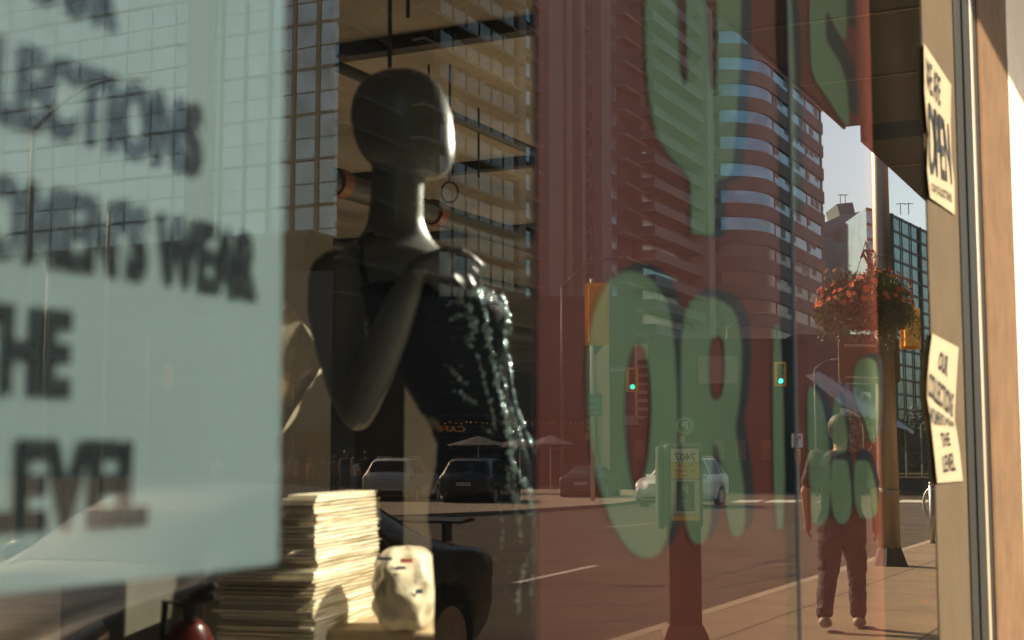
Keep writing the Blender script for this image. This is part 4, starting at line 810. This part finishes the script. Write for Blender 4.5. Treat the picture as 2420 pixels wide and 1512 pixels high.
# ================================================================== SIGNALS AND SIGNS
GLIT = mat('signal_green_lit', (.0, .4, .3), .3, emit=(.03, 1, .72), es=2.2); OFF = mat('signal_lens_off', (.03, .015, .01), .3)
def facing(px, zh): return face, rg
def signal(px, py0, py1, zh, label, lit=True, back=False):
    c = st(px, zh, (ht(py0, zh)+ht(py1, zh))/2); hgt = ht(py0, zh)-ht(py1, zh); w_ = hgt*(.25 if (not back or px > 2000) else .19); t = thing('traffic_light', c, label, 'traffic light', 'traffic lights over the crossing')
    f_ = -face if back else face
    def bx(a0, a1, d0, d1, z0, z1): q = MB(); q.add([c+rg*a+f_*b+Vector((0, 0, e)) for a in (a0, a1) for b in (d0, d1) for e in (z0, z1)], [(0, 1, 3, 2), (4, 6, 7, 5), (0, 4, 5, 1), (2, 3, 7, 6), (0, 2, 6, 4), (1, 5, 7, 3)]); return q
    bx(-w_, w_, -.02, .0, -hgt/2, hgt/2).build('back_board', M['yellow'], t); bx(-w_*.72, w_*.72, -.24, .03 if not back else -.02, -hgt*.44, hgt*.44).build('housing', M['yellow'], t, bevel=.02)
    if not back:
        bx(-w_*.5, w_*.5, .03, .036, -hgt*.43, hgt*.43).build('black_face', M['black'], t)
        for i in range(3):
            cc = c+f_*.036+Vector((0, 0, hgt*.29*(1-i))); q = MB(); q.loft([[cc+rg*w_*.42*math.cos(2*math.pi*k/18)+Vector((0, 0, w_*.42*math.sin(2*math.pi*k/18)))+f_*d for k in range(18)] for d in (0, .02)]); q.build('lens', GLIT if (i == 2 and lit) else OFF, t)
            q = MB(); n = 12; q.loft([[cc+rg*w_*rr_*math.cos(math.pi*k/n)+Vector((0, 0, w_*rr_*math.sin(math.pi*k/n)))+f_*d for k in range(n+1)]+[cc+rg*w_*(rr_-.05)*math.cos(math.pi*(n-k)/n)+Vector((0, 0, w_*(rr_-.05)*math.sin(math.pi*(n-k)/n)))+f_*d for k in range(n+1)] for d, rr_ in ((0, .5), (.2, .48))]); q.build('visor', M['black'], t)
    return t
signal(1494, 868, 926, 52, 'yellow traffic light showing green, inside the loop of the big green letter O')
signal(1846, 855, 912, 52, 'yellow traffic light showing green, left of the striped awning')
signal(2158, 728, 826, 42, 'orange yellow traffic light seen from the side beside the flower basket', back=True)
signal(1411, 668, 816, 46, 'large orange traffic light back fixed on the thin white pole', back=True)
GREYM = mat('pole_pale', (.62, .50, .42), .5, .2)
p = gd(1399, 1184); t = thing('signal_pole', p, 'slim pale signal pole with green square sign and pasted papers on the far corner', 'pole')
m = MB(); m.tube([p, p+Vector((0, 0, ht(658, dep(1184))))], [.085, .06], 14); m.build('shaft', GREYM, t, smooth=True)
def plate(name, px0, px1, py0, py1, zh, m_, par, txts=(), inkm=None, d=0, rnd=0, back=False):
    c = st((px0+px1)/2, zh, (ht(py0, zh)+ht(py1, zh))/2)+face*d; w_ = abs(px1-px0)*zh/F; h_ = ht(py0, zh)-ht(py1, zh); n = 6; r0 = rnd*min(w_, h_)
    pts = []
    for sx, sz, a0 in ((1, 1, 0), (-1, 1, 90), (-1, -1, 180), (1, -1, 270)):
        for i in range(n+1 if r0 else 1):
            a = R(a0+90*i/n); pts.append(c+rg*(sx*(w_/2-r0)+(r0*math.cos(a)))+Vector((0, 0, sz*(h_/2-r0)+r0*math.sin(a))))
    q = MB(); q.prism(pts, -face*.03); o = q.build(name, m_, par)
    for tx, u0, v0, ww, hh in txts:
        q = MB(); put_text(q, tx, c+face*.006+rg*(u0-.5)*w_+Vector((0, 0, (v0-.5)*h_)), rg, ww*w_, hh*h_, .015); q.build('lettering', inkm, o if par else t)
    return o, c
PALE = mat('sign_white', (.6, .6, .55), .5); INKP = mat('ink_pale', (.4, .4, .35), .5)
plate('square_sign', 1381, 1422, 930, 983, 45.5, mat('sign_teal', (.02, .14, .11), .5), t, (('Library', .15, .6, .7, .22), ('Centre', .2, .32, .6, .2), ('NORTH', .2, .1, .6, .12)), PALE)
for (a, b, c_, d_) in ((1384, 1394, 990, 1002), (1385, 1395, 1004, 1018), (1383, 1394, 1022, 1040), (1400, 1412, 1072, 1102), (1412, 1422, 990, 1030)): plate('pasted_paper', a, b, c_, d_, 45.8, mat('pasted', (.5, .38, .24), .8, var=.3), t)
nm = thing('street_name_sign', st(1460, 50, ht(872, 50)), 'small blue street name plate reading North beside the green light', 'street sign')
plate('plate', 1438, 1482, 866, 879, 50, mat('sign_blue', (.03, .10, .20), .5), nm, (('North', .12, .2, .76, .6),), PALE)
# back of two rounded boards on the lamp post
bb = thing('sign_board', st(2058, 20.1, ht(850, 20)), 'large blank rounded sign board seen from behind on the lamp post', 'sign')
plate('board', 1985, 2130, 798, 905, 20.15, mat('board_back', (.17, .13, .085), .6, .2, var=.1), bb, rnd=.09)
m = MB(); c = st(2080, 20.0, 0)
for py in (815, 890):
    z = ht(py, 20); a = st(2000, 20.1, z); b = st(2118, 20.1, z); m.tube([a, b], .02, 6)
m.build('rail', M['metal'], bb)
# left turn sign and hazard marker
p = gd(1884, 1176); t = thing('turn_sign', p, 'white left turn arrow sign on a post above a striped hazard marker', 'sign')
m = MB(); m.tube([p, p+Vector((0, 0, ht(1022, 45)))], .035, 8); m.build('post', M['metal'], t)
plate('face', 1871, 1897, 1024, 1057, dep(1176)-.1, PALE, t); q = MB()
zh_ = dep(1176)-.16; c = st(1884, zh_, ht(1040, zh_)); 
q.prism([c+rg*a+Vector((0, 0, b)) for a, b in ((-.03, -.17), (.03, -.17), (.03, .02), (-.06, .12), (-.02, .15), (-.14, .17), (-.12, .05), (-.09, .09), (-.03, .0))], face*.004); q.build('arrow', INK, t)
o, c = plate('hazard_marker', 1878, 1891, 1061, 1092, dep(1176)-.1, M['yellow'], t)
q = MB()
for i in range(4): z = -.19+i*.11; q.prism([c+face*.004+rg*a+Vector((0, 0, b)) for a, b in ((-.085, z), (.085, z-.07), (.085, z-.02), (-.085, z+.05))], face*.003)
q.build('stripe', M['black'], o)
# walk signal, cafe lettering happen on the far frontage; street lamps
DPL = mat('lamp_post_grey', (.10, .10, .09), .5, .2)
def lamp(px, py_top, py_end, zh, reach, label, base=0, th=1.0):
    p = st(px, zh, 0); a = ht(py_top, zh); e = ht(py_end, zh); t = thing('street_lamp', p, label, 'street lamp', 'curved arm street lamps'); rv = Vector((U.x, -U.y, 0)); L_ = reach*zh/F
    m = MB(); m.tube([p, p+Vector((0, 0, a))], [.09*th, .05*th], 12); m.build('post', DPL, t, smooth=True)
    q = [p+Vector((0, 0, a))+rv*L_*k+Vector((0, 0, (e-a)*(1-(1-k)**1.7))) for k in (0, .2, .4, .6, .8, 1)]
    m = MB(); m.tube(q, [.045*th, .042*th, .04*th, .036*th, .033*th, .03*th], 8); m.build('arm', DPL, t, smooth=True)
    m = MB(); h_ = q[-1]; m.loft([[h_+rv*(x*.75)*(1 if reach > 0 else -1)+face*.14*w_*math.cos(2*math.pi*k/10)+Vector((0, 0, .07*w_*math.sin(2*math.pi*k/10)+x*.03)) for k in range(10)] for x, w_ in ((-.05, .3), (.15, .7), (.5, 1.05), (.8, .9), (.95, .3))]); m.build('lamp_head', mat('lamp_head', (.14, .14, .13), .5, .3), t, smooth=True)
lamp(52, 306, 188, 27, 190, 'cobra head street lamp over the white poster at the far left')
lamp(1328, 680, 612, 70, 95, 'curved street lamp arm in front of the banded towers, left of the big letter O')
lamp(1722, 778, 742, 85, 70, 'small street lamp arm in front of the curved office block')
lamp(1928, 872, 850, 60, 40, 'thin dark street lamp post standing before the striped awning', th=.6)
lamp(690, 905, 880, 52, 26, 'slender pole among the pedestrians at the far corner', th=.5)
for px, py0, py1, zh, lab in ((672, 880, 938, 50, 'orange traffic light at the edge of the white poster'), (392, 858, 920, 50, 'faint orange traffic light showing through the white poster')):
    signal(px, py0, py1, zh, lab, lit=False, back=True)
for px, zh, ha, lab in ((100, 24, 640, 'tall thin pole at far left, seen over the white poster'), (344, 40, 820, 'short thin pole seen over the middle of the white poster'), (240, 33, 500, 'utility pole with a small cap above the word MEN\'S')):
    p = st(px, zh, 0); t = thing('utility_pole', p, lab, 'pole', 'thin poles of the far kerb'); m = MB(); m.tube([p, p+Vector((0, 0, ht(ha, zh)))], [.06, .04], 10); m.build('shaft', GREYM, t, smooth=True); m = MB(); m.tube([p+Vector((0, 0, ht(ha, zh))), p+Vector((0, 0, ht(ha, zh)+.25))], .09, 8); m.build('cap', M['metal'], t)
# ================================================================== BUILDINGS (real places across the avenue, plus an unseen shade block)
def bld(name, loc, label, group=None): return thing(name, loc, label, 'building', group)
GF_SKY = facade_glass('curtain_glass', (.58, .69, .74), bump=.04, bs=.06, rough=.02)
GF_DRK = facade_glass('rippled_glass', (.24, .25, .22), bump=.9, bs=.16, stretch=(1, 1, 1.4))
GF_TEA = facade_glass('teal_glass', (.10, .22, .24), bump=.15, bs=.1, rough=.08)
WARMC = mat('facade_warm', (.36, .27, .20), .85, var=.15, scale=.15, bump=.1, bscale=6)
BRN = mat('facade_brown', (.10, .065, .05), .85, var=.25, scale=.1)
PALC = mat('facade_pale', (.36, .29, .23), .85, var=.15, scale=.2)
# --- curtain wall block facing us, left half of the picture
Xe = 128.0
def vE(px): a = TH-math.atan((px-1209)/F); return -(Xe*math.tan(a)-D)       # real y at that facade
yr, yl = vE(790), vE(-260); zb, zt = 25.5, 74
t = bld('glass_office', (Xe, yr, 0), 'big glass office block with a fine white mullion grid filling the left side')
m = MB(); m.box((Xe, yl, zb), (Xe+30, yr, zt)); m.build('glass_wall', GF_SKY, t)
MUL = mat('mullion', (.20, .21, .20), .5, .3)
m = MB()
k = 0; z = zb+1
while z < zt: m.box((Xe-.10, yl, z), (Xe-.003, yr, z+(.35 if k % 2 else .12))); z += 2.55; k += 1
for px in range(-240, 790, 58):
    y = vE(px); m.box((Xe-.16, y-(.5 if px > 430 else .10), zb), (Xe-.103, y, zt))
m.build('mullion_grid', MUL, t)
m = MB(); m.box((Xe-.9, vE(485), zb), (Xe-.165, vE(436), zt)); m.build('pier', mat('pier_pale', (.40, .42, .38), .7), t)
m = MB(); m.box((Xe-6, yl, 0), (Xe+28, yr, zb-.6)); m.build('podium', mat('podium_dark', (.05, .065, .062), .6, var=.3, scale=.1), t)
m = MB()
for i in range(6): m.box((Xe-6.3, yl, 3+i*3.4), (Xe-6.003, yr, 3.25+i*3.4))
m.build('podium_band', mat('band_pale', (.26, .28, .26), .7), t)
m = MB(); m.box((Xe-6.2, yl, zb-.6), (Xe-.2, yr+.5, zb-.1)); m.build('podium_roof', MUL, t)
# --- long frontage of the far side: helper for slabs along the avenue
def along(px0, px1, V, rot=0):
    """x range on the line y=-V seen between two picture columns"""
    a0 = TH-math.atan((px0-1209)/F); a1 = TH-math.atan((px1-1209)/F); return (V+D)/math.tan(a0), (V+D)/math.tan(a1)
def win_cells(t, name, x0, x1, y, z0, fl, fh, nb, glass, wfrac=.6, hfrac=.55, out=.02, frame=None):
    """one window band per floor, split into panes"""
    for f in range(fl):
        q = MB(); q2 = MB(); z = z0+f*fh+fh*.25; bw = (x1-x0)/nb
        for i in range(nb):
            a = x0+bw*(i+.5-wfrac/2); b = a+bw*wfrac; q.box((a, y+.003, z), (b, y+out+.05, z+fh*hfrac))
            if frame:
                for kx in (0, .5, 1): q2.box((a+(b-a)*kx-.06, y+out+.053, z), (a+(b-a)*kx+.06, y+out+.12, z+fh*hfrac))
                q2.box((a, y+out+.053, z+fh*hfrac*.5), (b, y+out+.10, z+fh*hfrac*.5+.08))
        o = q.build(name, glass, t)
        if frame: q2.build('frame', frame, o)
# tower A: rippled glass, seen behind the mannequin
V = 62; x0, x1 = along(1020, 1215, V); t = bld('glass_tower', (x0, -V, 0), 'dark tower of rippled glass between mannequin head and red poster')
m = MB(); m.prism([(x0, -V, 0), (x1, -V, 0), (x1+20, -V-18, 0), (x0+33, -V-18, 0)], (0, 0, 84)); m.build('wall', BRN, t)
for f in range(24):
    z = 12+f*3; m = MB(); m.box((x0+.6, -V, z+.5), (x1-.4, -V+.25, z+2.7)); o = m.build('window_band', GF_DRK, t)
    m = MB()
    for i in range(7): xx = x0+.6+(x1-x0-1)*i/6; m.box((xx-.08, -V+.253, z+.5), (xx+.08, -V+.33, z+2.7))
    m.build('mullion', BRN, o)
for f in range(24):
    z = 12+f*3; m = MB(); m.box((x0-4, -V, z), (x1, -V+1.3, z+.28)); m.build('balcony_slab', mat('slab_pale', (.24, .20, .15), .8), t)
# tower left of it (slab lines crossing behind the head)
xa, xb = along(790, 1015, V+5); t = bld('slab_block', (xa, -V-5, 0), 'dim block with long sloping floor edges behind the mannequin head')
m = MB(); m.prism([(xa, -V-5, 0), (xb, -V-5, 0), (xb+14, -V-18, 0), (Xe+2, -V-21.5, 0)], (0, 0, 70)); m.build('wall', mat('block_dark', (.045, .042, .036), .8, var=.3, scale=.1), t)
for f in range(20):
    m = MB(); m.box((xa-.3, -V-5, 10+f*3), (xb, -V-4.2, 10.22+f*3)); m.build('floor_edge', mat('slab_pale', (.24, .20, .15), .8), t)
# tower B: windowed piers under the red poster
xa, xb = along(1222, 1528, V); t = bld('pier_tower', (xa, -V, 0), 'tall tower with pale piers and small blue windows, left part of the red poster')
m = MB(); m.box((xa, -V-24, 0), (xb, -V-1, 96)); m.build('wall', BRN, t)
w_ = xb-xa
for a, b, mm in ((0, .045, PALC), (.20, .30, PALC), (.33, .37, WARMC), (.44, .47, PALC), (.60, .68, PALC)):
    m = MB(); m.box((xa+w_*a, -V-1.2, 0), (xa+w_*b, -V+.2, 96)); m.build('pier', mm, t)
WSK = facade_glass('window_blue', (.30, .55, .62), bump=.2, bs=.4, rough=.05)
FRP = mat('window_frame', (.5, .45, .4), .6)
win_cells(t, 'window', xa+w_*.05, xa+w_*.19, -V-1, 8, 28, 3.05, 3, WSK, frame=None)
win_cells(t, 'window', xa+w_*.48, xa+w_*.59, -V-1, 8, 28, 3.05, 1, facade_glass('window_grey', (.30, .28, .30), rough=.12), wfrac=.8, frame=FRP)
win_cells(t, 'window', xa+w_*.69, xa+w_*.80, -V-1, 8, 28, 3.05, 2, WSK, wfrac=.75, frame=FRP)
m = MB()
for f in range(28): m.box((xa+w_*.045, -V-1, 7.6+f*3.05), (xa+w_*.2, -V-.3, 7.85+f*3.05)); m.box((xa+w_*.8, -V-1, 7.6+f*3.05), (xb, -V+.3, 7.95+f*3.05))
m.build('floor_edge', WARMC, t)
# tower C: balconies
xa, xb = along(1531, 1722, V-1); t = bld('balcony_tower', (xa, -V+1, 0), 'tower with stacked balconies behind the upper green letters')
m = MB(); m.box((xa, -V-22, 0), (xb, -V+.2, 96)); m.build('wall', BRN, t)
m = MB(); m.box((xa+(xb-xa)*.60, -V, 0), (xa+(xb-xa)*.68, -V+2.6, 96)); m.box((xb-1.5, -V, 0), (xb, -V+2.4, 96)); m.build('pier', PALC, t)
PARA = mat('balcony_glass', (.07, .06, .06), .45, .0, var=.3, scale=.3)
for f in range(28):
    z = 8+f*3.05; q = MB(); q.box((xa-.6, -V+.2, z), (xa+(xb-xa)*.58, -V+2.3, z+.2)); q.box((xa+(xb-xa)*.7, -V+.2, z), (xb-1.6, -V+2.1, z+.2)); o = q.build('balcony', mat('slab_pale', (.24, .20, .15), .8), t)
    q = MB(); q.box((xa-.6, -V+2.22, z+.2), (xa+(xb-xa)*.58, -V+2.28, z+1.2)); q.box((xa-.58, -V+.25, z+.2), (xa-.52, -V+2.2, z+1.2)); q.box((xa+(xb-xa)*.7, -V+2.02, z+.2), (xb-1.6, -V+2.08, z+1.2)); q.build('parapet', PARA, o)
    q = MB(); q.box((xa+.5, -V+.203, z+.3), (xa+(xb-xa)*.55, -V+.26, z+2.6)); q.box((xa+(xb-xa)*.72, -V+.203, z+.3), (xb-2, -V+.26, z+2.6)); q.build('balcony_window', WSK if f % 5 == 0 else facade_glass('window_warm', (.42, .34, .26), bump=.8, bs=.5, rough=.06), t)
# curved office D
V = 54.5; xc = along(1795, 1795, V)[0]; xe = along(1952, 1952, V)[0]; t = bld('curved_office', (xc, -V, 0), 'office block with rounded corner and alternating concrete and blue window bands')
rad = 7
def foot(o):
    pts = [(xc-o, -V-40)]; 
    for i in range(13): a = math.pi-(math.pi/2)*i/12; pts.append((xc+rad+(rad+o)*math.cos(a), -V-rad+(rad+o)*math.sin(a)))
    pts += [(xe+o, -V+o), (xe+o, -V-40)]; return pts
SPN = mat('spandrel', (.24, .18, .14), .85, var=.22, scale=.12, stretch=(1, 1, .35)); OFG = facade_glass('office_glass', (.17, .27, .33), bump=.10, bs=.2, rough=.03); OFD = facade_glass('office_glass_dark', (.10, .07, .06), bump=.1, rough=.2)
FH = 3.85; z = 5
for f in range(17):
    q = MB(); q.prism([Vector((x, y, z)) for x, y in foot(.25)], (0, 0, FH*.52)); q.build('spandrel_band', SPN, t)
    q = MB(); q.prism([Vector((x, y, z+FH*.52)) for x, y in foot(0)], (0, 0, FH*.48)); o = q.build('window_band', OFG if f > 6 else OFD, t)
    q = MB()
    for i in range(4): xx = xc+rad+2+(xe-xc-rad-3)*i/3; q.box((xx, -V-.1, z+FH*.52), (xx+(.9 if i in (1, 3) else .1), -V+.1, z+FH))
    q.build('mullion', SPN, o)
    q = MB()
    for i in range(9):
        if random.random() < .45: xx = xc+rad+2.4+(xe-xc-rad-4)*i/9; q.box((xx, -V+.003, z+FH*(.52+random.choice((.1, .2, .3)))), (xx+2.2, -V+.05, z+FH*.99))
    if q.v: q.build('blind', PALC, o)
    z += FH
q = MB(); q.prism([Vector((x, y, z)) for x, y in foot(.25)], (0, 0, 2)); q.build('parapet', SPN, t)
# faint lettering on the office wall
# distant buildings
p0 = st(1948, 330, 0); t = bld('gabled_block', p0, 'distant pale block with angled green roof box beside the lamp post'); 
def vbox(q, px0, px1, py0, py1, zh, depth=20, z0=None):
    a = st(px0, zh, 0); b = st(px1, zh, 0); bk_ = -face*depth; za = ht(py1, zh) if z0 is None else z0; zb_ = ht(py0, zh)
    q.add([Vector((p_.x, p_.y, z_)) for z_ in (za, zb_) for p_ in (a, b, b+bk_, a+bk_)], [(0, 1, 2, 3), (4, 7, 6, 5), (0, 4, 5, 1), (1, 5, 6, 2), (2, 6, 7, 3), (3, 7, 4, 0)]); return q
vbox(MB(), 1950, 2045, 560, 0, 330, 25, 0).build('wall', mat('far_pale', (.26, .33, .34), .6, var=.2, scale=.06), t)
vbox(MB(), 1960, 1992, 573, 0, 328, 1, 0).build('glass_strip', GF_TEA, t)
q = MB(); a = [st(x, 330, ht(y, 330)) for x, y in ((1950, 560), (1950, 530), (2000, 508), (2045, 500), (2045, 560))]; q.prism(a, -face*25); q.build('sloped_roof', mat('roof_grey', (.22, .25, .25), .6), t)
q = MB(); a = [st(x, 335, ht(y, 335)) for x, y in ((1998, 516), (1989, 482), (2028, 478), (2034, 506))]; q.prism(a, -face*12); q.build('roof_box', mat('roof_green', (.07, .14, .13), .5), t)
q = MB()
for x in (1998, 2010): b = st(x, 336, ht(484, 336)); q.tube([b, b+Vector((0, 0, 2.6))], .09, 5); q.tube([b+Vector((0, -.8, 2.4)), b+Vector((0, .8, 2.4))], .08, 5)
q.build('antenna', M['black'], t)
for i in range(9): vbox(MB(), 1994, 2045, 573+i*42, 576+i*42, 329.9, .3).build('floor_line', mat('roof_grey', (.22, .25, .25), .6), t)
p0 = st(2070, 300, 0); t = bld('teal_tower', p0, 'far teal glass tower with dark floor grid right of the lamp post')
V3 = 55; ax = [st(2072, 300, 0), st(2120, 300, 0)]
q = MB(); a = st(2060, 300, 0); b = st(2120, 300, 0); c = st(2285, 345, 0); d = a-face*60; tp = [(a, 488), (b, 500), (c, 575)]
zt0, zt1, zt2 = ht(490, 300), ht(505, 300), ht(585, 345)
e = c-face*40; q.add([a, b, c, e, d, Vector((a.x, a.y, zt0)), Vector((b.x, b.y, zt1)), Vector((c.x, c.y, zt2)), Vector((e.x, e.y, zt2)), Vector((d.x, d.y, zt0))], [(0, 1, 2, 3, 4), (5, 6, 7, 8, 9), (0, 5, 6, 1), (1, 6, 7, 2), (2, 7, 8, 3), (3, 8, 9, 4), (4, 9, 5, 0)]); q.build('glass_wall', GF_TEA, t)
q = MB()
for i in range(17):
    f0 = i/17; z0_, z1_, z2_ = zt0*(1-f0), zt1*(1-f0), zt2*(1-f0)
    for (u_, v_, za, zb_) in ((a, b, z0_, z1_), (b, c, z1_, z2_)): o_ = face*.35; q.add([u_+o_+Vector((0, 0, za-.5)), v_+o_+Vector((0, 0, zb_-.5)), v_+o_+Vector((0, 0, zb_)), u_+o_+Vector((0, 0, za))], [(0, 1, 2, 3)])
for i in range(9):
    f0 = i/8; pp = b+(c-b)*f0; z_ = zt1+(zt2-zt1)*f0; pp = pp+face*.4; q.tube([pp, pp+Vector((0, 0, z_))], .35 if i % 3 == 0 else .15, 4)
q.build('floor_grid', mat('grid_dark', (.015, .03, .035), .5), t)
q = MB()
for x in (2143, 2163, 2096): bb_ = st(x, 305, ht(507, 305)); q.tube([bb_, bb_+Vector((0, 0, 2.6))], .09, 5); q.tube([bb_+Vector((0, -1, 2.4)), bb_+Vector((0, 1, 2.4))], .08, 5)
q.build('antenna', M['black'], t)
# low dark frontage across the corner (cafe row)
zh = 92; t = bld('cafe_row', st(1100, zh, 0), 'dark low frontage with faint CAFE lettering behind the parked off-roaders')
DK = mat('frontage_dark', (.028, .030, .030), .7, var=.35, scale=.4)
def fbox(name, px0, px1, py0, py1, zh, m_, par, dpt=2, z0=None, **k): return vbox(MB(), px0, px1, py0, py1, zh, dpt, z0).build(name, m_, par, **k)
fbox('wall', 560, 1500, 700, 0, zh+.5, DK, t, 12, RZ)
fbox('pale_wall', 655, 780, 640, 1018, zh, mat('frontage_pale', (.20, .19, .17), .8, var=.2, scale=.4), t, .4)
fbox('side_bay', 1192, 1262, 838, 1010, zh, mat('frontage_bay', (.14, .13, .10), .8, var=.2, scale=.4), t, .4)
q = MB()
for py in range(720, 1060, 26): vbox(q, 782, 1500, py, py+2, zh+.42, .1)
q.build('wall_line', mat('frontage_line', (.09, .09, .085), .7), t)
q = MB(); o_ = st(1098, zh-1, ht(1020, zh-1)); put_text(q, 'CAFE', o_+rg*0, rg, 1.75, .36, .01); o_ = st(1000, zh-1, ht(1020, zh-1)); put_text(q, 'FRESH BREW', o_-rg*0, rg, .5, .30, .01) if False else None
q.build('lettering', mat('amber_letters', (.5, .2, .04), .5, emit=(1, .4, .08), es=.15), t)
fb2 = mat('bulb_lit', (.9, .5, .2), .5, emit=(1, .45, .12), es=1)
q = MB()
for px in range(1010, 1500, 13): q.ball(st(px+random.uniform(-3, 3), zh-2, ht(998+random.uniform(-3, 5), zh-2)), .035, 6, 4)
tag(q.build('string_light', fb2, t), kind=None)
for px0, px1, py0, zh, lab in ((1150, 1170, 640, zh-.2, ''),): pass
# patio umbrellas
for px, pa, pb, w_, lab in ((1130, 1030, 1052, 80, 'grey patio parasol above the dark off-roader'), (1228, 1036, 1056, 85, 'grey patio parasol at the edge of the red poster'), (1300, 1028, 1050, 60, 'grey patio parasol behind the thin white pole')):
    zq = 66; p = st(px, zq, 0); top = ht(pa, zq); low = ht(pb, zq); r_ = w_*zq/F; t = thing('parasol', p, lab, 'parasol', 'parasols in front of the cafe row')
    m = MB(); m.loft([[Vector((p.x+rr_*r_*math.cos(2*math.pi*i/8), p.y+rr_*r_*math.sin(2*math.pi*i/8), z)) for i in range(8)] for z, rr_ in ((low, 1), (top, .03), (top-.03, .02), (low-.03, .99))]); m.build('canopy', mat('parasol_grey', (.06, .063, .066), .8), t); m = MB(); m.tube([p, Vector((p.x, p.y, top))], .03, 8); m.build('pole', M['metal'], t)
# shop fronts lower right behind the red poster
zh = 74; t = bld('corner_shops', st(1650, zh, 0), 'dark corner shops with a tan pier, behind the white crossover')
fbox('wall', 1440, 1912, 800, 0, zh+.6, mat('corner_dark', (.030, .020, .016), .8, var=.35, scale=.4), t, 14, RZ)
fbox('tan_pier', 1502, 1532, 812, 985, zh, mat('pier_tan', (.55, .38, .24), .85), t, .5)  # plain tan pier, much paler than the wall behind it
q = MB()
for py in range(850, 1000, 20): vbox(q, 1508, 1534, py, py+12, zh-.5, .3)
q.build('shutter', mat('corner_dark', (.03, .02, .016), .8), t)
fbox('sign_band', 1478, 1522, 982, 1003, zh, PALC, t, .5)
fbox('pale_front', 1655, 1745, 840, 905, zh, mat('pale_front', (.22, .16, .13), .85, var=.3, scale=.6), t, .5)
for a in (1500, 1560, 1690, 1740, 1800): fbox('shop_window', a, a+22, 1040, 1085, zh, mat('win_amber', (.20, .07, .03), .3, var=.5, scale=2), t, .2)
# awning pavilion
zh = 62; t = bld('awning_pavilion', st(2030, zh, 0), 'dark green patio pavilion under a sloping striped awning right of the man')
def awm():
    mm = mat('awning_stripe', (.4, .42, .42), .8, var=.1); nt = mm.node_tree; b = nt.nodes['Principled BSDF']; wv = nt.nodes.new('ShaderNodeTexWave'); wv.wave_type = 'BANDS'; wv.bands_direction = 'X'; wv.inputs['Scale'].default_value = 2.2
    mp = nt.nodes['Mapping']; nt.links.new(mp.outputs[0], wv.inputs['Vector']); c_ = nt.nodes.new('ShaderNodeValToRGB'); c_.color_ramp.elements[0].position = .45; c_.color_ramp.elements[1].position = .55; c_.color_ramp.elements[0].color = (.07, .09, .10, 1); c_.color_ramp.elements[1].color = (.26, .28, .28, 1)
    nt.links.new(wv.outputs['Fac'], c_.inputs[0]); nt.links.new(c_.outputs[0], b.inputs['Base Color']); return mm
AW = awm()
q = MB(); q.prism([st(1908, zh-2, ht(893, zh)), st(1938, zh, ht(878, zh)), st(2028, zh, ht(918, zh)), st(2150, zh, ht(1012, zh)), st(2162, zh-2, ht(1022, zh)), st(2090, zh-3, ht(1004, zh)), st(2030, zh-3, ht(985, zh)), st(1990, zh-3, ht(962, zh)), st(1950, zh-3, ht(930, zh))], -face*.15); q.build('awning', AW, t)
q = MB(); q.prism([st(1910, zh+.5, ht(884, zh)), st(2160, zh+.5, ht(1024, zh)), st(2160, zh+9, ht(1010, zh)), st(1940, zh+9, ht(884, zh))], (0, 0, -.06)); q.build('awning_back', AW, t)
fbox('back_wall', 1890, 2300, 990, 0, zh+11, mat('patio_dark', (.012, .028, .026), .7, var=.4, scale=.6), t, 6, RZ)
for a in (1990, 2040, 2092, 2140, 2178): fbox('patio_post', a, a+3, 1000, 1125, zh+1, mat('post_green', (.03, .06, .05), .6), t, .2)
q = MB(); vbox(q, 2080, 2310, 1117, 1121, zh+2, .2); vbox(q, 2080, 2310, 1126, 1129, zh+2, .2); q.build('rail', mat('rail_gold', (.5, .32, .14), .6), t)
# tree clumps under/behind the awning
t = thing('patio_hedge', st(2130, zh+6, 0), 'dark leafy hedge behind the patio rail under the awning', 'hedge'); q = MB()
for i in range(5200):
    px = random.uniform(1990, 2300); c = st(px, zh+random.uniform(4, 9), random.uniform(.6, 3.6+.5*math.sin(px*.05))); leafq(q, c, random.uniform(.08, .16))
q.build('foliage', mat('hedge_leaf', (.03, .055, .03), .7, var=.5, scale=3), t)
# dark wall that closes the view between corner shops and the distance
t = bld('mid_block', st(1930, 120, 0), 'dark mid rise block between the curved office and the awning'); fbox('wall', 1880, 2075, 790, 0, 120, mat('mid_block', (.05, .055, .052), .8, var=.3, scale=.2), t, 20, RZ)
for f in range(6): fbox('window_band', 1985, 2060, 812+f*38, 832+f*38, 119.8, facade_glass('window_grey', (.30, .28, .30), rough=.12), t, .2)

# unseen block added opposite to shade the left half of the shop front
t = bld('shade_block', (-10, -22, 0), 'unseen brown brick block added across the avenue to shade the window')
yb = -20.0; xb_ = 3.45+.326*20
m = MB(); m.box((-34, yb-16, RZ), (xb_, yb, 30)); m.build('wall', WARMC, t)
for f in range(7): m = MB(); [m.box((-33+i*4.2, yb+.003, 4+f*3.6), (-33+i*4.2+2.2, yb+.08, 6+f*3.6)) for i in range(10)]; m.build('window', M['glassd'], t)
m = MB(); m.box((-34.3, yb-16.3, 30), (xb_+.0, yb+.1, 30.5)); m.build('cornice', PALC, t)
